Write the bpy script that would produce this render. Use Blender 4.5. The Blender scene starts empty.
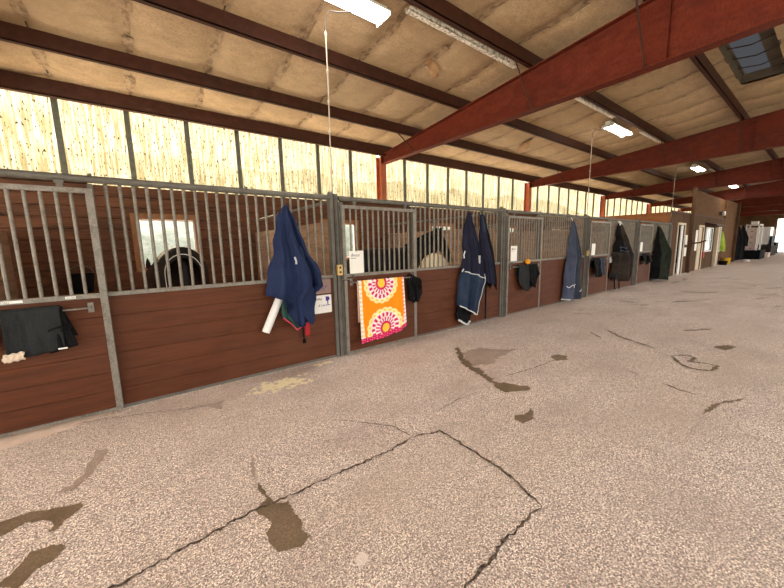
import bpy, math, random
from mathutils import Vector, Matrix
PI = math.pi
S = bpy.context.scene
COL = S.collection
random.seed(7)
# ------------------------------------------------------------------ helpers
class MB:
    """collects shapes, links them as ONE mesh object"""
    def __init__(s): s.v = []; s.f = []; s.m = []; s.sm = []
    def add(s, vs, fs, mi=0, smooth=False):
        n = len(s.v); s.v += [tuple(v) for v in vs]
        for f in fs:
            s.f.append(tuple(i + n for i in f)); s.m.append(mi); s.sm.append(smooth)
    def box(s, x0, x1, y0, y1, z0, z1, mi=0, c=0.0):
        if c <= 0:
            vs = [(x0,y0,z0),(x1,y0,z0),(x1,y1,z0),(x0,y1,z0),(x0,y0,z1),(x1,y0,z1),(x1,y1,z1),(x0,y1,z1)]
            s.add(vs, [(0,3,2,1),(4,5,6,7),(0,1,5,4),(1,2,6,5),(2,3,7,6),(3,0,4,7)], mi); return
        # chamfered on the z/y edges (runs along x)
        pr = [(y0,z0+c),(y0+c,z0),(y1-c,z0),(y1,z0+c),(y1,z1-c),(y1-c,z1),(y0+c,z1),(y0,z1-c)]
        s.prism([(x0, a, b) for a, b in pr], (x1-x0, 0, 0), mi)
    def prism(s, poly, ext, mi=0, smooth=False):
        n = len(poly); e = Vector(ext)
        vs = [Vector(p) for p in poly] + [Vector(p) + e for p in poly]
        s.add(vs, [tuple(range(n-1,-1,-1)), tuple(range(n, 2*n))], mi)
        s.add(vs, [(i, (i+1) % n, n+(i+1) % n, n+i) for i in range(n)], mi, smooth)
    def tube(s, pts, r, n=8, mi=0, cap=True):
        pts = [Vector(p) for p in pts]; rings = []
        ref = None
        for i, p in enumerate(pts):
            d = (pts[min(i+1, len(pts)-1)] - pts[max(i-1, 0)])
            if d.length < 1e-9: d = Vector((0,0,1))
            d.normalize()
            if ref is None:
                ref = d.orthogonal().normalized()
            else:
                ref = (ref - d * ref.dot(d))
                ref = ref.normalized() if ref.length > 1e-6 else d.orthogonal().normalized()
            b = d.cross(ref)
            rr = r[i] if isinstance(r, (list, tuple)) else r
            rings.append([p + (ref*math.cos(2*PI*k/n) + b*math.sin(2*PI*k/n))*rr for k in range(n)])
        vs = [v for R_ in rings for v in R_]
        fs = [(i*n+k, i*n+(k+1) % n, (i+1)*n+(k+1) % n, (i+1)*n+k) for i in range(len(pts)-1) for k in range(n)]
        s.add(vs, fs, mi, True)
        if cap:
            s.add(rings[0], [tuple(range(n-1,-1,-1))], mi); s.add(rings[-1], [tuple(range(n))], mi)
    def lathe(s, prof, n=20, mi=0, c=(0,0,0), axis='z'):
        vs = []
        for r, z in prof:
            for k in range(n):
                a = 2*PI*k/n
                p = (r*math.cos(a), r*math.sin(a), z)
                if axis == 'y': p = (p[0], p[2], p[1])
                if axis == 'x': p = (p[2], p[0], p[1])
                vs.append((p[0]+c[0], p[1]+c[1], p[2]+c[2]))
        fs = [(i*n+k, i*n+(k+1) % n, (i+1)*n+(k+1) % n, (i+1)*n+k) for i in range(len(prof)-1) for k in range(n)]
        s.add(vs, fs, mi, True)
    def grid(s, fn, nu, nv, mi=0, smooth=True, mfn=None):
        n = len(s.v)
        for j in range(nv+1):
            for i in range(nu+1):
                s.v.append(tuple(fn(i/nu, j/nv)))
        for j in range(nv):
            for i in range(nu):
                a = n + j*(nu+1) + i
                s.f.append((a, a+1, a+nu+2, a+nu+1))
                s.m.append(mfn((i+.5)/nu, (j+.5)/nv) if mfn else mi); s.sm.append(smooth)
    def build(s, name, mats, parent=None, loc=None):
        me = bpy.data.meshes.new(name)
        me.from_pydata(s.v, [], s.f)
        if not isinstance(mats, (list, tuple)): mats = [mats]
        for m in mats: me.materials.append(m)
        me.polygons.foreach_set('material_index', s.m)
        me.polygons.foreach_set('use_smooth', s.sm)
        me.update()
        o = bpy.data.objects.new(name, me); COL.objects.link(o)
        if parent is not None: o.parent = parent
        if loc is not None: o.location = loc
        return o
def part_label(o, label): o['label'] = label; return o
def tag(o, label=None, cat=None, group=None, kind=None):
    if label: o['label'] = label
    if cat: o['category'] = cat
    if group: o['group'] = group
    if kind: o['kind'] = kind
    return o
def thing(name, label, cat, loc=(0,0,0), group=None):
    o = bpy.data.objects.new(name, None); COL.objects.link(o); o.location = loc
    o.empty_display_size = .1
    return tag(o, label, cat, group)
def struct(o): o['kind'] = 'structure'; return o
def copy_tree(o, parent=None, loc=None):
    c = o.copy(); COL.objects.link(c); c.parent = parent
    if loc is not None: c.location = loc
    for ch in [k for k in S.objects if k.parent == o]: copy_tree(ch, c)
    return c
def smoothmod(o, lv=1):
    m = o.modifiers.new('s', 'SUBSURF'); m.levels = lv; m.render_levels = lv
def lerp_prof(prof, z):
    """prof: list of (x, z) with falling z -> x at z"""
    if z >= prof[0][1]: return prof[0][0]
    for (xa, za), (xb, zb) in zip(prof, prof[1:]):
        if z >= zb:
            t = (za - z) / max(za - zb, 1e-6)
            return xa + (xb-xa)*t
    return prof[-1][0]
def lin(prof, u):
    for (ua, za), (ub, zb) in zip(prof, prof[1:]):
        if u <= ub:
            t = (u-ua)/max(ub-ua, 1e-6); return za+(zb-za)*t
    return prof[-1][1]
# ------------------------------------------------------------------ materials
def mat(name, col, rough=.6, metal=0, noise=None, bump=None, spec=.22, sheen=0, trans=0):
    """noise=(scale, col2, amount, stretch); bump=(scale, strength, dist, stretch). World-space coordinates."""
    m = bpy.data.materials.new(name); m.use_nodes = True
    nt = m.node_tree; N = nt.nodes; L = nt.links
    b = N['Principled BSDF']
    b.inputs['Base Color'].default_value = (*col, 1); b.inputs['Roughness'].default_value = rough
    b.inputs['Metallic'].default_value = metal; b.inputs['Specular IOR Level'].default_value = spec
    if sheen: b.inputs['Sheen Weight'].default_value = sheen
    if trans: b.inputs['Transmission Weight'].default_value = trans
    g = N.new('ShaderNodeNewGeometry')
    def coords(st):
        mp = N.new('ShaderNodeMapping'); mp.inputs['Scale'].default_value = st
        L.new(g.outputs['Position'], mp.inputs['Vector']); return mp.outputs['Vector']
    if noise:
        layers = noise if isinstance(noise, list) else [noise]
        prev = None
        for sc, c2, am, st in layers:
            t = N.new('ShaderNodeTexNoise'); t.inputs['Scale'].default_value = sc
            t.inputs['Detail'].default_value = 5; t.inputs['Roughness'].default_value = .6
            L.new(coords(st), t.inputs['Vector'])
            r = N.new('ShaderNodeValToRGB'); r.color_ramp.elements[0].position = .42; r.color_ramp.elements[1].position = .66
            r.color_ramp.elements[0].color = (0,0,0,1); r.color_ramp.elements[1].color = (am,am,am,1)
            L.new(t.outputs['Fac'], r.inputs['Fac'])
            mx = N.new('ShaderNodeMix'); mx.data_type = 'RGBA'
            L.new(r.outputs['Color'], mx.inputs['Factor'])
            if prev: L.new(prev, mx.inputs['A'])
            else: mx.inputs['A'].default_value = (*col, 1)
            mx.inputs['B'].default_value = (*c2, 1); prev = mx.outputs['Result']
        L.new(prev, b.inputs['Base Color'])
    if bump:
        sc, stg, ds, st = bump
        t = N.new('ShaderNodeTexNoise'); t.inputs['Scale'].default_value = sc; t.inputs['Detail'].default_value = 4
        L.new(coords(st), t.inputs['Vector'])
        bp = N.new('ShaderNodeBump'); bp.inputs['Strength'].default_value = stg; bp.inputs['Distance'].default_value = ds
        L.new(t.outputs['Fac'], bp.inputs['Height']); L.new(bp.outputs['Normal'], b.inputs['Normal'])
    return m
one = (1,1,1)
GALV = mat('galvanised_steel', (.20,.18,.15), .5, .3, [(9, (.11,.095,.075), .8, one), (60, (.31,.285,.25), .5, one)], (40,.2,.002,one))
GALVD = mat('weathered_steel', (.15,.14,.12), .6, .3, [(7, (.11,.10,.085), .9, one)], (30,.3,.002,one))
BOARD = mat('stall_board', (.088,.025,.0075), .6, 0, [(2.5, (.048,.012,.005), .8, (.5,1,6)), (14, (.14,.045,.016), .45, (.25,1,9)), (1.1, (.13,.05,.028), .35, one)], (25,.25,.004,(.2,1,6)), spec=.2)
DBOARD = mat('dark_wall_board', (.085,.030,.013), .7, 0, [(2.2, (.030,.012,.006), .9, (.5,1,4)), (9, (.20,.085,.035), .5, (.3,1,8))], (20,.3,.005,(.3,1,6)))
WBOARD = mat('weathered_board', (.30,.19,.12), .75, 0, [(3, (.16,.095,.06), .9, (1,.5,4)), (12, (.40,.27,.18), .5, (1,.3,9))], (20,.3,.005,(1,.3,6)))
FRAMEW = mat('window_casing_wood', (.26,.12,.05), .65, 0, [(8, (.14,.06,.025), .8, (1,1,.3))])
PLY = mat('plywood', (.13,.062,.026), .75, 0, [(2.5, (.085,.04,.018), .8, (.5,1,2)), (14, (.17,.085,.038), .4, (.3,1,6))], spec=.05)
PLYD = mat('brown_painted_plywood', (.105,.060,.034), .8, 0, [(2.5, (.07,.038,.022), .8, (1,1,.6))], spec=.05)
ORANGEPLY = mat('orange_stained_plywood', (.36,.15,.06), .65, 0, [(3, (.25,.10,.04), .8, (1,.6,3))])
RED = mat('red_oxide_steel', (.115,.016,.0065), .65, 0, [(1.3, (.07,.012,.006), .9, (1,.5,1.6)), (6, (.17,.034,.015), .5, (1,1,2)), (22, (.05,.011,.006), .5, (1,2,1))], (8,.15,.004,one), spec=.15)
REDD = mat('purlin_paint', (.045,.012,.006), .65, 0, [(2, (.032,.011,.007), .8, one), (10, (.085,.03,.018), .4, one)], spec=.25)
REDO = mat('column_paint', (.36,.10,.045), .6, 0, [(5, (.22,.06,.03), .7, (1,1,.5))])
MULL = mat('grey_mullion', (.12,.125,.10), .6, .1, (12, (.07,.07,.055), .7, one))
TRIMW = mat('cream_painted_trim', (.62,.50,.36), .6, 0, (9, (.48,.38,.27), .6, one))
WHITE = mat('white_enamel', (.78,.77,.74), .45)
PERF = mat('dirty_white_channel', (.85,.80,.72), .6, 0, (24, (.10,.075,.05), .9, (1,1.5,1)))
CORD = mat('white_cord', (.42,.36,.29), .7)
DCORD = mat('dark_cord', (.06,.05,.045), .6)
OUTLET = mat('yellowed_plastic', (.62,.42,.16), .5)
BLACK = mat('black_nylon', (.006,.006,.0065), .8, 0, (14, (.014,.014,.015), .7, one), (18,.4,.006,one), spec=.06)
CHARC = mat('charcoal_canvas', (.010,.0115,.012), .85, 0, [(3, (.020,.022,.022), .8, one), (60, (.02,.022,.024), .6, one)], (5,1.0,.045,(1.6,1.6,.7)))
NAVY = mat('navy_canvas', (.012,.022,.068), .85, 0, [(3, (.020,.034,.09), .8, one), (70, (.008,.015,.045), .5, one)], (5,1.0,.045,(1.6,1.6,.7)))
NAVYD = mat('dark_navy_shell', (.008,.009,.024), .75, 0, (4, (.014,.015,.036), .8, one), (5,1.0,.045,(1.6,1.6,.7)))
NAVYB = mat('blue_navy_shell', (.010,.022,.050), .65, 0, (5, (.020,.038,.075), .8, one), (5,1.0,.045,(1.6,1.6,.7)))
BRIGHTB = mat('blue_lining', (.045,.10,.24), .6, 0, (9, (.03,.07,.17), .7, one))
SLATE = mat('slate_blue_fabric', (.06,.072,.115), .85, 0, (4, (.085,.10,.145), .8, one), (5,1.0,.045,(1.6,1.6,.7)))
SLATED = mat('dark_slate_fabric', (.03,.038,.055), .85, 0, (4, (.045,.055,.07), .8, one), (5,1.0,.045,(1.6,1.6,.7)))
GREENL = mat('green_lining', (.022,.075,.062), .7, 0, (12, (.035,.10,.085), .7, one))
PINK = mat('pink_binding', (.60,.07,.12), .6)
REDS = mat('red_strap', (.35,.015,.02), .6)
SILV = mat('silver_binding', (.62,.63,.62), .5)
MUDDY = mat('muddy_brown_blanket', (.022,.016,.013), .9, 0, [(4, (.055,.036,.022), .7, one), (9, (.018,.018,.022), .7, one)], (5,1.0,.045,(1.6,1.6,.7)))
OLIVE = mat('olive_green_blanket', (.018,.026,.017), .85, 0, [(4, (.04,.052,.033), .7, one), (9, (.018,.02,.016), .7, one)], (5,1.0,.045,(1.6,1.6,.7)))
FLUFF = mat('fleece', (.72,.60,.47), .95, 0, (40, (.52,.40,.28), .7, one), (60,.8,.01,one))
CARD = mat('white_card', (.80,.78,.72), .45)
INK = mat('dark_ink', (.03,.03,.05), .6)
VIOLET = mat('violet_ink', (.09,.05,.35), .6)
MAUVE = mat('mauve_plastic', (.26,.17,.15), .4, 0, (15, (.36,.26,.23), .7, one))
ORANGE = mat('orange_rubber', (.80,.33,.02), .45)
HORSE_BLANKET = mat('stable_blanket', (.018,.012,.010), .8, 0, (5, (.008,.006,.006), .8, one), (12,.4,.01,one))
HORSE_BROWN = mat('brown_horse_coat', (.02,.010,.006), .7, 0, (6, (.03,.014,.009), .8, one))
MANE = mat('black_hair', (.008,.007,.007), .6)
YELLOW = mat('yellow_plastic', (.75,.45,.03), .45)
LIME = mat('lime_fabric', (.30,.42,.04), .8, 0, (9, (.16,.24,.03), .7, one))
CREAM = mat('cream_box', (.66,.55,.46), .7, 0, (5, (.5,.40,.33), .7, one))
PINKISH = mat('pale_pink_fabric', (.62,.45,.42), .8, 0, (6, (.75,.62,.56), .7, one))
STRAW = mat('hay', (.85,.74,.52), .9, 0, (25, (.62,.50,.30), .8, (3,3,.6)))
CARPAINT = mat('pale_blue_car_paint', (.42,.60,.75), .3)
TYRE = mat('tyre_rubber', (.02,.02,.02), .8)

def floor_mat():
    m = bpy.data.materials.new('aggregate_floor'); m.use_nodes = True
    nt = m.node_tree; N = nt.nodes; L = nt.links; b = N['Principled BSDF']
    g = N.new('ShaderNodeNewGeometry')
    def noise(sc, det=4, st=None):
        t = N.new('ShaderNodeTexNoise'); t.inputs['Scale'].default_value = sc; t.inputs['Detail'].default_value = det
        t.inputs['Roughness'].default_value = .65
        if st:
            mp = N.new('ShaderNodeMapping'); mp.inputs['Scale'].default_value = st
            L.new(g.outputs['Position'], mp.inputs['Vector']); L.new(mp.outputs['Vector'], t.inputs['Vector'])
        else: L.new(g.outputs['Position'], t.inputs['Vector'])
        return t.outputs['Fac']
    def ramp(f, a, b_, ca, cb):
        r = N.new('ShaderNodeValToRGB'); e = r.color_ramp.elements
        e[0].position = a; e[1].position = b_; e[0].color = (*ca, 1); e[1].color = (*cb, 1)
        L.new(f, r.inputs['Fac']); return r.outputs['Color']
    def mix(fac, A, B, bt='MIX'):
        x = N.new('ShaderNodeMix'); x.data_type = 'RGBA'; x.blend_type = bt
        for k, v in (('Factor', fac), ('A', A), ('B', B)):
            if isinstance(v, (float, int)): x.inputs[k].default_value = v
            elif isinstance(v, tuple): x.inputs[k].default_value = (*v, 1)
            else: L.new(v, x.inputs[k])
        return x.outputs['Result']
    vor = N.new('ShaderNodeTexVoronoi'); vor.inputs['Scale'].default_value = 125
    L.new(g.outputs['Position'], vor.inputs['Vector'])
    sep = N.new('ShaderNodeSeparateColor'); L.new(vor.outputs['Color'], sep.inputs['Color'])
    stones = ramp(sep.outputs['Red'], .0, 1., FL_DARK, FL_LIGHT)
    sp = ramp(noise(120, 3), .37, .63, (.16,.14,.13), (1.95,1.95,1.95))
    c = mix(.85, stones, sp, 'MULTIPLY')
    c = mix(ramp(noise(1.1, 5), .45, .72, (0,0,0), (.45,.45,.45)), c, (.52,.42,.35))
    c = mix(ramp(noise(.55, 4, (.35,1.4,1)), .48, .7, (0,0,0), (.42,.42,.42)), c, (.60,.48,.36))
    c = mix(ramp(noise(.9, 6, (1,1.6,1)), .5, .78, (0,0,0), (.55,.55,.55)), c, (.40,.31,.27))
    c = mix(ramp(noise(3.2, 7, (.7,1.5,1)), .60, .72, (0,0,0), (.45,.45,.45)), c, (.42,.33,.27))
    c = mix(ramp(noise(4.5, 6), .62, .74, (0,0,0), (.4,.4,.4)), c, (.36,.28,.23))
    # scattered sawdust beside the first stall front: a patch in world x/y
    def patch(cx, cy, rx, ry, col, amt, cin):
        mp = N.new('ShaderNodeMapping'); mp.vector_type = 'POINT'
        mp.inputs['Location'].default_value = (-cx/rx, -cy/ry, 0); mp.inputs['Scale'].default_value = (1/rx, 1/ry, 0)
        L.new(g.outputs['Position'], mp.inputs['Vector'])
        ln = N.new('ShaderNodeVectorMath'); ln.operation = 'LENGTH'; L.new(mp.outputs['Vector'], ln.inputs[0])
        ad = N.new('ShaderNodeMath'); ad.operation = 'MULTIPLY_ADD'
        L.new(noise(11, 6), ad.inputs[0]); ad.inputs[1].default_value = 1.5; L.new(ln.outputs['Value'], ad.inputs[2])
        f = ramp(ad.outputs[0], .98, 1.8, (amt,)*3, (0,)*3)
        return mix(f, cin, col)
    c = patch(1.12, -.44, 1.1, .50, (.95,.85,.55), .95, c)
    c = patch(1.75, -.15, .5, .16, (.95,.83,.55), .95, c)
    c = patch(2.6, -.12, .5, .10, (.8,.66,.46), .7, c)
    c = patch(.7, -2.75, .16, .12, (.9,.82,.74), .9, c)
    L.new(c, b.inputs['Base Color'])
    b.inputs['Roughness'].default_value = .62; b.inputs['Specular IOR Level'].default_value = .35
    bp = N.new('ShaderNodeBump'); bp.inputs['Strength'].default_value = .6; bp.inputs['Distance'].default_value = .006
    L.new(vor.outputs['Distance'], bp.inputs['Height']); L.new(bp.outputs['Normal'], b.inputs['Normal'])
    return m
FL_DARK = (.32,.25,.215); FL_LIGHT = (1.0,.89,.79)
FLOOR = floor_mat()
STAIN = mat('damp_stain', (.20,.145,.09), .4, 0, [(90, (.34,.25,.17), .8, one), (5, (.13,.09,.05), .6, one)], (90,.3,.004,one))
STAIN2 = mat('dried_stain', (.40,.31,.25), .55, 0, [(90, (.62,.5,.42), .8, one), (4, (.30,.23,.18), .6, one)], (90,.3,.004,one))
CRACK = mat('crack_shadow_dirt', (.045,.034,.026), .9, 0, (45, (.30,.23,.18), .9, one))  # dark crack colour mottled with lighter brown
PALE = mat('bare_concrete', (.85,.70,.58), .8, 0, (9, (.65,.52,.42), .7, one))
def insul_mat():
    return mat('vinyl_insulation', (.47,.335,.205), .6, 0,
               [(1.6, (.35,.245,.145), .8, one), (5, (.27,.19,.11), .5, (1,1.6,1)), (34, (.15,.10,.06), .4, one), (.5, (.36,.26,.16), .5, one)],
               (6,.35,.02,one), spec=.15)
INSUL = insul_mat()
SEAM = mat('insulation_seam', (.05,.03,.018), .8, 0, (5, (.30,.21,.13), .8, one))
GRIME = mat('grimy_insulation', (.38,.27,.17), .7, 0, [(9, (.11,.065,.035), .95, (1.6,1,1)), (30, (.30,.21,.13), .7, one)])
def panel_mat():
    m = bpy.data.materials.new('fibreglass_panel'); m.use_nodes = True
    nt = m.node_tree; N = nt.nodes; L = nt.links; N.remove(N['Principled BSDF']); out = N['Material Output']
    g = N.new('ShaderNodeNewGeometry')
    def noise(sc, st, a, b_, ca, cb, det=4):
        mp = N.new('ShaderNodeMapping'); mp.inputs['Scale'].default_value = st
        L.new(g.outputs['Position'], mp.inputs['Vector'])
        t = N.new('ShaderNodeTexNoise'); t.inputs['Scale'].default_value = sc; t.inputs['Detail'].default_value = det
        L.new(mp.outputs['Vector'], t.inputs['Vector'])
        r = N.new('ShaderNodeValToRGB'); e = r.color_ramp.elements
        e[0].position = a; e[1].position = b_; e[0].color = (*ca, 1); e[1].color = (*cb, 1)
        L.new(t.outputs['Fac'], r.inputs['Fac']); return r.outputs['Color']
    def mul(A, B):
        x = N.new('ShaderNodeMix'); x.data_type = 'RGBA'; x.blend_type = 'MULTIPLY'; x.inputs['Factor'].default_value = 1
        L.new(A, x.inputs['A']); L.new(B, x.inputs['B']); return x.outputs['Result']
    base = noise(1.0, (7,1,.5), .35, .65, (.88,.76,.50), (1.0,.90,.64))
    stre = noise(1.0, (26,1,1.6), .42, .58, (.58,.52,.38), (1,1,1))
    fleck = noise(1.0, (38,1,13), .36, .40, (.10,.07,.03), (1,1,1), 3)
    c = mul(mul(base, stre), fleck)
    tr = N.new('ShaderNodeBsdfTranslucent'); L.new(c, tr.inputs['Color'])
    df = N.new('ShaderNodeBsdfDiffuse'); L.new(c, df.inputs['Color'])
    # half-clear fibreglass: part of the light goes straight through, part is scattered, part reflected
    def scaled(k):
        x = N.new('ShaderNodeVectorMath'); x.operation = 'SCALE'; x.inputs['Scale'].default_value = k; L.new(c, x.inputs[0]); return x.outputs['Vector']
    tp = N.new('ShaderNodeBsdfTransparent')
    L.new(scaled(PAN_T), tp.inputs['Color']); L.new(scaled(PAN_S), tr.inputs['Color']); L.new(scaled(.10), df.inputs['Color'])
    a1 = N.new('ShaderNodeAddShader'); a2 = N.new('ShaderNodeAddShader')
    L.new(tp.outputs[0], a1.inputs[0]); L.new(tr.outputs[0], a1.inputs[1]); L.new(a1.outputs[0], a2.inputs[0]); L.new(df.outputs[0], a2.inputs[1])
    L.new(a2.outputs[0], out.inputs['Surface'])
    return m
PAN_T, PAN_S = .315, .055
PANEL = panel_mat()
def skylight_mat():
    m = bpy.data.materials.new('frosted_skylight'); m.use_nodes = True
    nt = m.node_tree; N = nt.nodes; L = nt.links; N.remove(N['Principled BSDF'])
    tr = N.new('ShaderNodeBsdfTranslucent'); tr.inputs['Color'].default_value = (.06,.062,.068,1)
    L.new(tr.outputs[0], N['Material Output'].inputs['Surface']); return m
SKYP = skylight_mat()
def glass_mat():
    m = mat('window_glass', (.92,.95,.93), .04, 0, spec=.5); m.node_tree.nodes['Principled BSDF'].inputs['Alpha'].default_value = .35
    return m
GLASS = glass_mat()
def emit_mat(name, col, st):
    m = bpy.data.materials.new(name); m.use_nodes = True
    N = m.node_tree.nodes; b = N['Principled BSDF']
    b.inputs['Emission Color'].default_value = (*col, 1); b.inputs['Emission Strength'].default_value = st
    b.inputs['Base Color'].default_value = (.8,.8,.8,1); return m
LAMP = emit_mat('lit_fluorescent_lens', (1,.93,.86), 26)
HILL = mat('sunlit_grass', (.05,.062,.04), .9, 0, [(3, (.12,.125,.11), .9, one), (12, (.016,.026,.012), .9, one)])
YARD = mat('pale_gravel', (.62,.58,.52), .9)
def pinto_mat():
    m = mat('black_and_cream_coat', (.010,.009,.010), .5)
    N = m.node_tree.nodes; L = m.node_tree.links; b = N['Principled BSDF']
    g = N.new('ShaderNodeNewGeometry')
    mp = N.new('ShaderNodeMapping'); c = PINTO
    mp.inputs['Location'].default_value = (-c[0]/c[3], 0, -c[2]/c[5]); mp.inputs['Scale'].default_value = (1/c[3], 0, 1/c[5])
    L.new(g.outputs['Position'], mp.inputs['Vector'])
    ln = N.new('ShaderNodeVectorMath'); ln.operation = 'LENGTH'; L.new(mp.outputs['Vector'], ln.inputs[0])
    r = N.new('ShaderNodeValToRGB'); r.color_ramp.elements[0].position = .97; r.color_ramp.elements[1].position = 1.0
    r.color_ramp.elements[0].color = (.80,.72,.56,1); r.color_ramp.elements[1].color = (.010,.009,.010,1)
    L.new(ln.outputs['Value'], r.inputs['Fac']); L.new(r.outputs['Color'], b.inputs['Base Color'])
    return m

# ------------------------------------------------------------------ layout numbers (metres)
X0 = 2.06; SP = 3.65                        # stall posts at X0 + k*SP, fronts on y = 0
posts = [X0 + SP*k for k in range(-1, 5)]   # -1.59 ... 16.66
DEPTH = 3.66                                # north wall
RAFX = [-1.75, 5.60, 12.95, 20.30, 27.65, 35.0, 42.35, 49.7]
EAVE = 3.93
SL = .10
def rz(y): return EAVE + SL*(DEPTH - y)     # purlin bottom height at y
XA, XB = -6.5, 55.0
RIDGE = -9.2

# ------------------------------------------------------------------ floor (one mesh, stains and cracks as its own marks)
fb = MB()
fb.add([(XA,-12,0),(XB,-12,0),(XB,4.0,0),(XA,4.0,0)], [(0,1,2,3)], 0)
def blob(pts, mi, z=.003, jit=.012, n=6):
    out = []; rnd = random.Random(len(pts)*13 + int(abs(pts[0][0])*100))
    for i in range(len(pts)):
        a = Vector((*pts[i], 0)); b = Vector((*pts[(i+1) % len(pts)], 0))
        for k in range(n):
            p = a.lerp(b, k/n); p += Vector((rnd.uniform(-jit, jit), rnd.uniform(-jit, jit), 0)); out.append((p.x, p.y, z))
    fb.add(out, [tuple(range(len(out)))], mi)
def ribbon(pts, w, mi, z=.004, jit=.01):
    rnd = random.Random(int(abs(pts[0][0]*1000)) + len(pts)); P = []
    for a, b in zip(pts, pts[1:]):
        a = Vector((*a, 0)); b = Vector((*b, 0)); n = max(2, int((b-a).length/.025))
        for k in range(n): P.append(a.lerp(b, k/n))
    P.append(Vector((*pts[-1], 0)))
    vs = []
    for i, p in enumerate(P):
        d = (P[min(i+1, len(P)-1)] - P[max(i-1, 0)]).normalized(); nn = Vector((-d.y, d.x, 0))
        q = p + nn*rnd.uniform(-jit, jit); ww = w*rnd.uniform(.35, 1.25) * min(1, .25 + .75*min(i, len(P)-1-i)/4)
        vs += [(q.x+nn.x*ww/2, q.y+nn.y*ww/2, z), (q.x-nn.x*ww/2, q.y-nn.y*ww/2, z)]
    fb.add(vs, [(2*i, 2*i+1, 2*i+3, 2*i+2) for i in range(len(P)-1)], mi)
blob([(0.46,-1.89),(0.47,-2.01),(0.48,-2.13),(0.55,-2.18),(0.55,-2.28),(0.56,-2.37),(0.54,-2.43),(0.56,-2.48),(0.5,-2.51),(0.4,-2.47),(0.38,-2.41),(0.38,-2.32),(0.43,-2.28),(0.41,-2.21),(0.38,-2.13),(0.46,-2.07),(0.44,-1.97)], 1, jit=.006)
blob([(-0.42,-1.41),(-0.5,-1.39),(-0.65,-1.32),(-0.77,-1.31),(-0.9,-1.38),(-0.73,-1.46),(-0.65,-1.41),(-0.55,-1.47),(-0.52,-1.53),(-0.54,-1.58),(-0.51,-1.59),(-0.47,-1.52),(-0.41,-1.45)], 1, jit=.007)
blob([(-0.46,-1.73),(-0.49,-1.71),(-0.58,-1.69),(-0.63,-1.8),(-0.67,-1.85),(-0.58,-1.92),(-0.54,-1.84),(-0.49,-1.83),(-0.45,-1.77)], 1, jit=.006)
blob([(-0.41,-0.75),(-0.32,-0.82),(-0.36,-0.94),(-0.41,-1.1),(-0.47,-1.23),(-0.56,-1.21),(-0.48,-1.14),(-0.43,-0.99)], 2, .0025, .012)
blob([(3.37,-1.05),(3.78,-1.02),(3.95,-1.32),(4.14,-1.43),(3.63,-1.46),(3.36,-1.55),(3.12,-1.43),(3.16,-1.3)], 2, .0025, .03)
ribbon([(3.54,-.81),(3.25,-1.15),(3.1,-1.37),(3.02,-1.6),(2.96,-1.77),(2.86,-1.98)], .11, 1, .0036, .02)
blob([(2.89,-1.92),(2.99,-1.97),(3.03,-2.12),(3.1,-2.18),(3.03,-2.25),(2.88,-2.17),(2.78,-2.12),(2.82,-1.97)], 1)
blob([(4.19,-1.86),(4.3,-1.88),(4.34,-1.99),(4.19,-2.07),(4.06,-2.0),(4.11,-1.9)], 1)
blob([(2.45,-2.44),(2.52,-2.48),(2.6,-2.48),(2.68,-2.45),(2.63,-2.52),(2.56,-2.54),(2.54,-2.58),(2.39,-2.56),(2.39,-2.48)], 1, jit=.006)
ribbon([(6.15,-1.8),(5.86,-2.08),(5.69,-2.36),(5.55,-2.62)], .07, 1, .003)
ribbon([(5.81,-1.67),(5.64,-1.85),(5.52,-1.96)], .05, 1, .003)
ribbon([(5.33,-2.85),(5.52,-2.96),(5.45,-3.05),(5.24,-3.04),(5.28,-3.17),(5.29,-3.28),(5.04,-3.27),(4.95,-3.12),(5.05,-2.99),(5.33,-2.85)], .05, 1, .003)
ribbon([(4.22,-3.02),(4.15,-3.18),(4.13,-3.31)], .045, 1, .003); ribbon([(3.7,-3.43),(4.05,-3.48),(4.36,-3.61)], .04, 1, .003)
mk = random.Random(12)
for q in range(26):
    cx, cy = mk.uniform(5, 20), mk.uniform(-3.6, -.5); L_ = mk.uniform(.2, .7)*(.6+cx/14); a = mk.uniform(-.9, .3)
    ribbon([(cx, cy), (cx+L_*.5*math.cos(a)+mk.uniform(-.1,.1), cy+L_*.5*math.sin(a)+mk.uniform(-.1,.1)), (cx+L_*math.cos(a), cy+L_*math.sin(a))], mk.uniform(.04,.10)*(.6+cx/14), 2, .0031+q*.00003, .02)
blob([(6.27,-3.1),(6.46,-3.2),(6.43,-3.3),(6.1,-3.24),(6.16,-3.12)], 1)
ribbon([(6.95,-2.6),(7.2,-2.74),(7.46,-2.88)], .09, 1, .003); ribbon([(10.01,-1.77),(10.3,-1.85),(10.58,-2.02)], .14, 1, .003)
ribbon([(12.43,-1.38),(12.31,-1.84),(12.85,-2.11)], .16, 1, .003); ribbon([(4.33,-2.67),(4.31,-2.78)], .05, 1, .003); ribbon([(9.33,-.91),(9.46,-1.23)], .2, 1, .003)
ribbon([(.52,-1.55),(.47,-1.7),(.46,-1.86)], .03, 2, .003)
ribbon([(-.5,-2.2),(-.22,-2.18),(.06,-2.15),(.33,-2.12),(.52,-2.13),(.99,-2.14),(1.33,-2.16),(1.56,-2.14)], .018, 3, .004, .011)
ribbon([(1.56,-2.14),(1.78,-2.2),(1.78,-2.48),(1.76,-2.79),(1.71,-2.98),(1.68,-3.11)], .02, 3, .004, .011)
ribbon([(1.68,-3.11),(1.49,-3.11),(1.28,-3.12),(.99,-3.15),(.8,-3.2)], .018, 3, .004, .011)
ribbon([(1.2,-1.5),(1.48,-1.84),(1.53,-1.9),(1.56,-2.14)], .009, 3, .004, .008)
ribbon([(3.13,-1.88),(3.45,-1.93),(3.79,-1.96),(4.13,-1.97)], .012, 3, .004, .01)
ribbon([(1.96,-1.96),(2.29,-1.93),(2.66,-1.94)], .007, 3, .004, .01)
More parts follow.
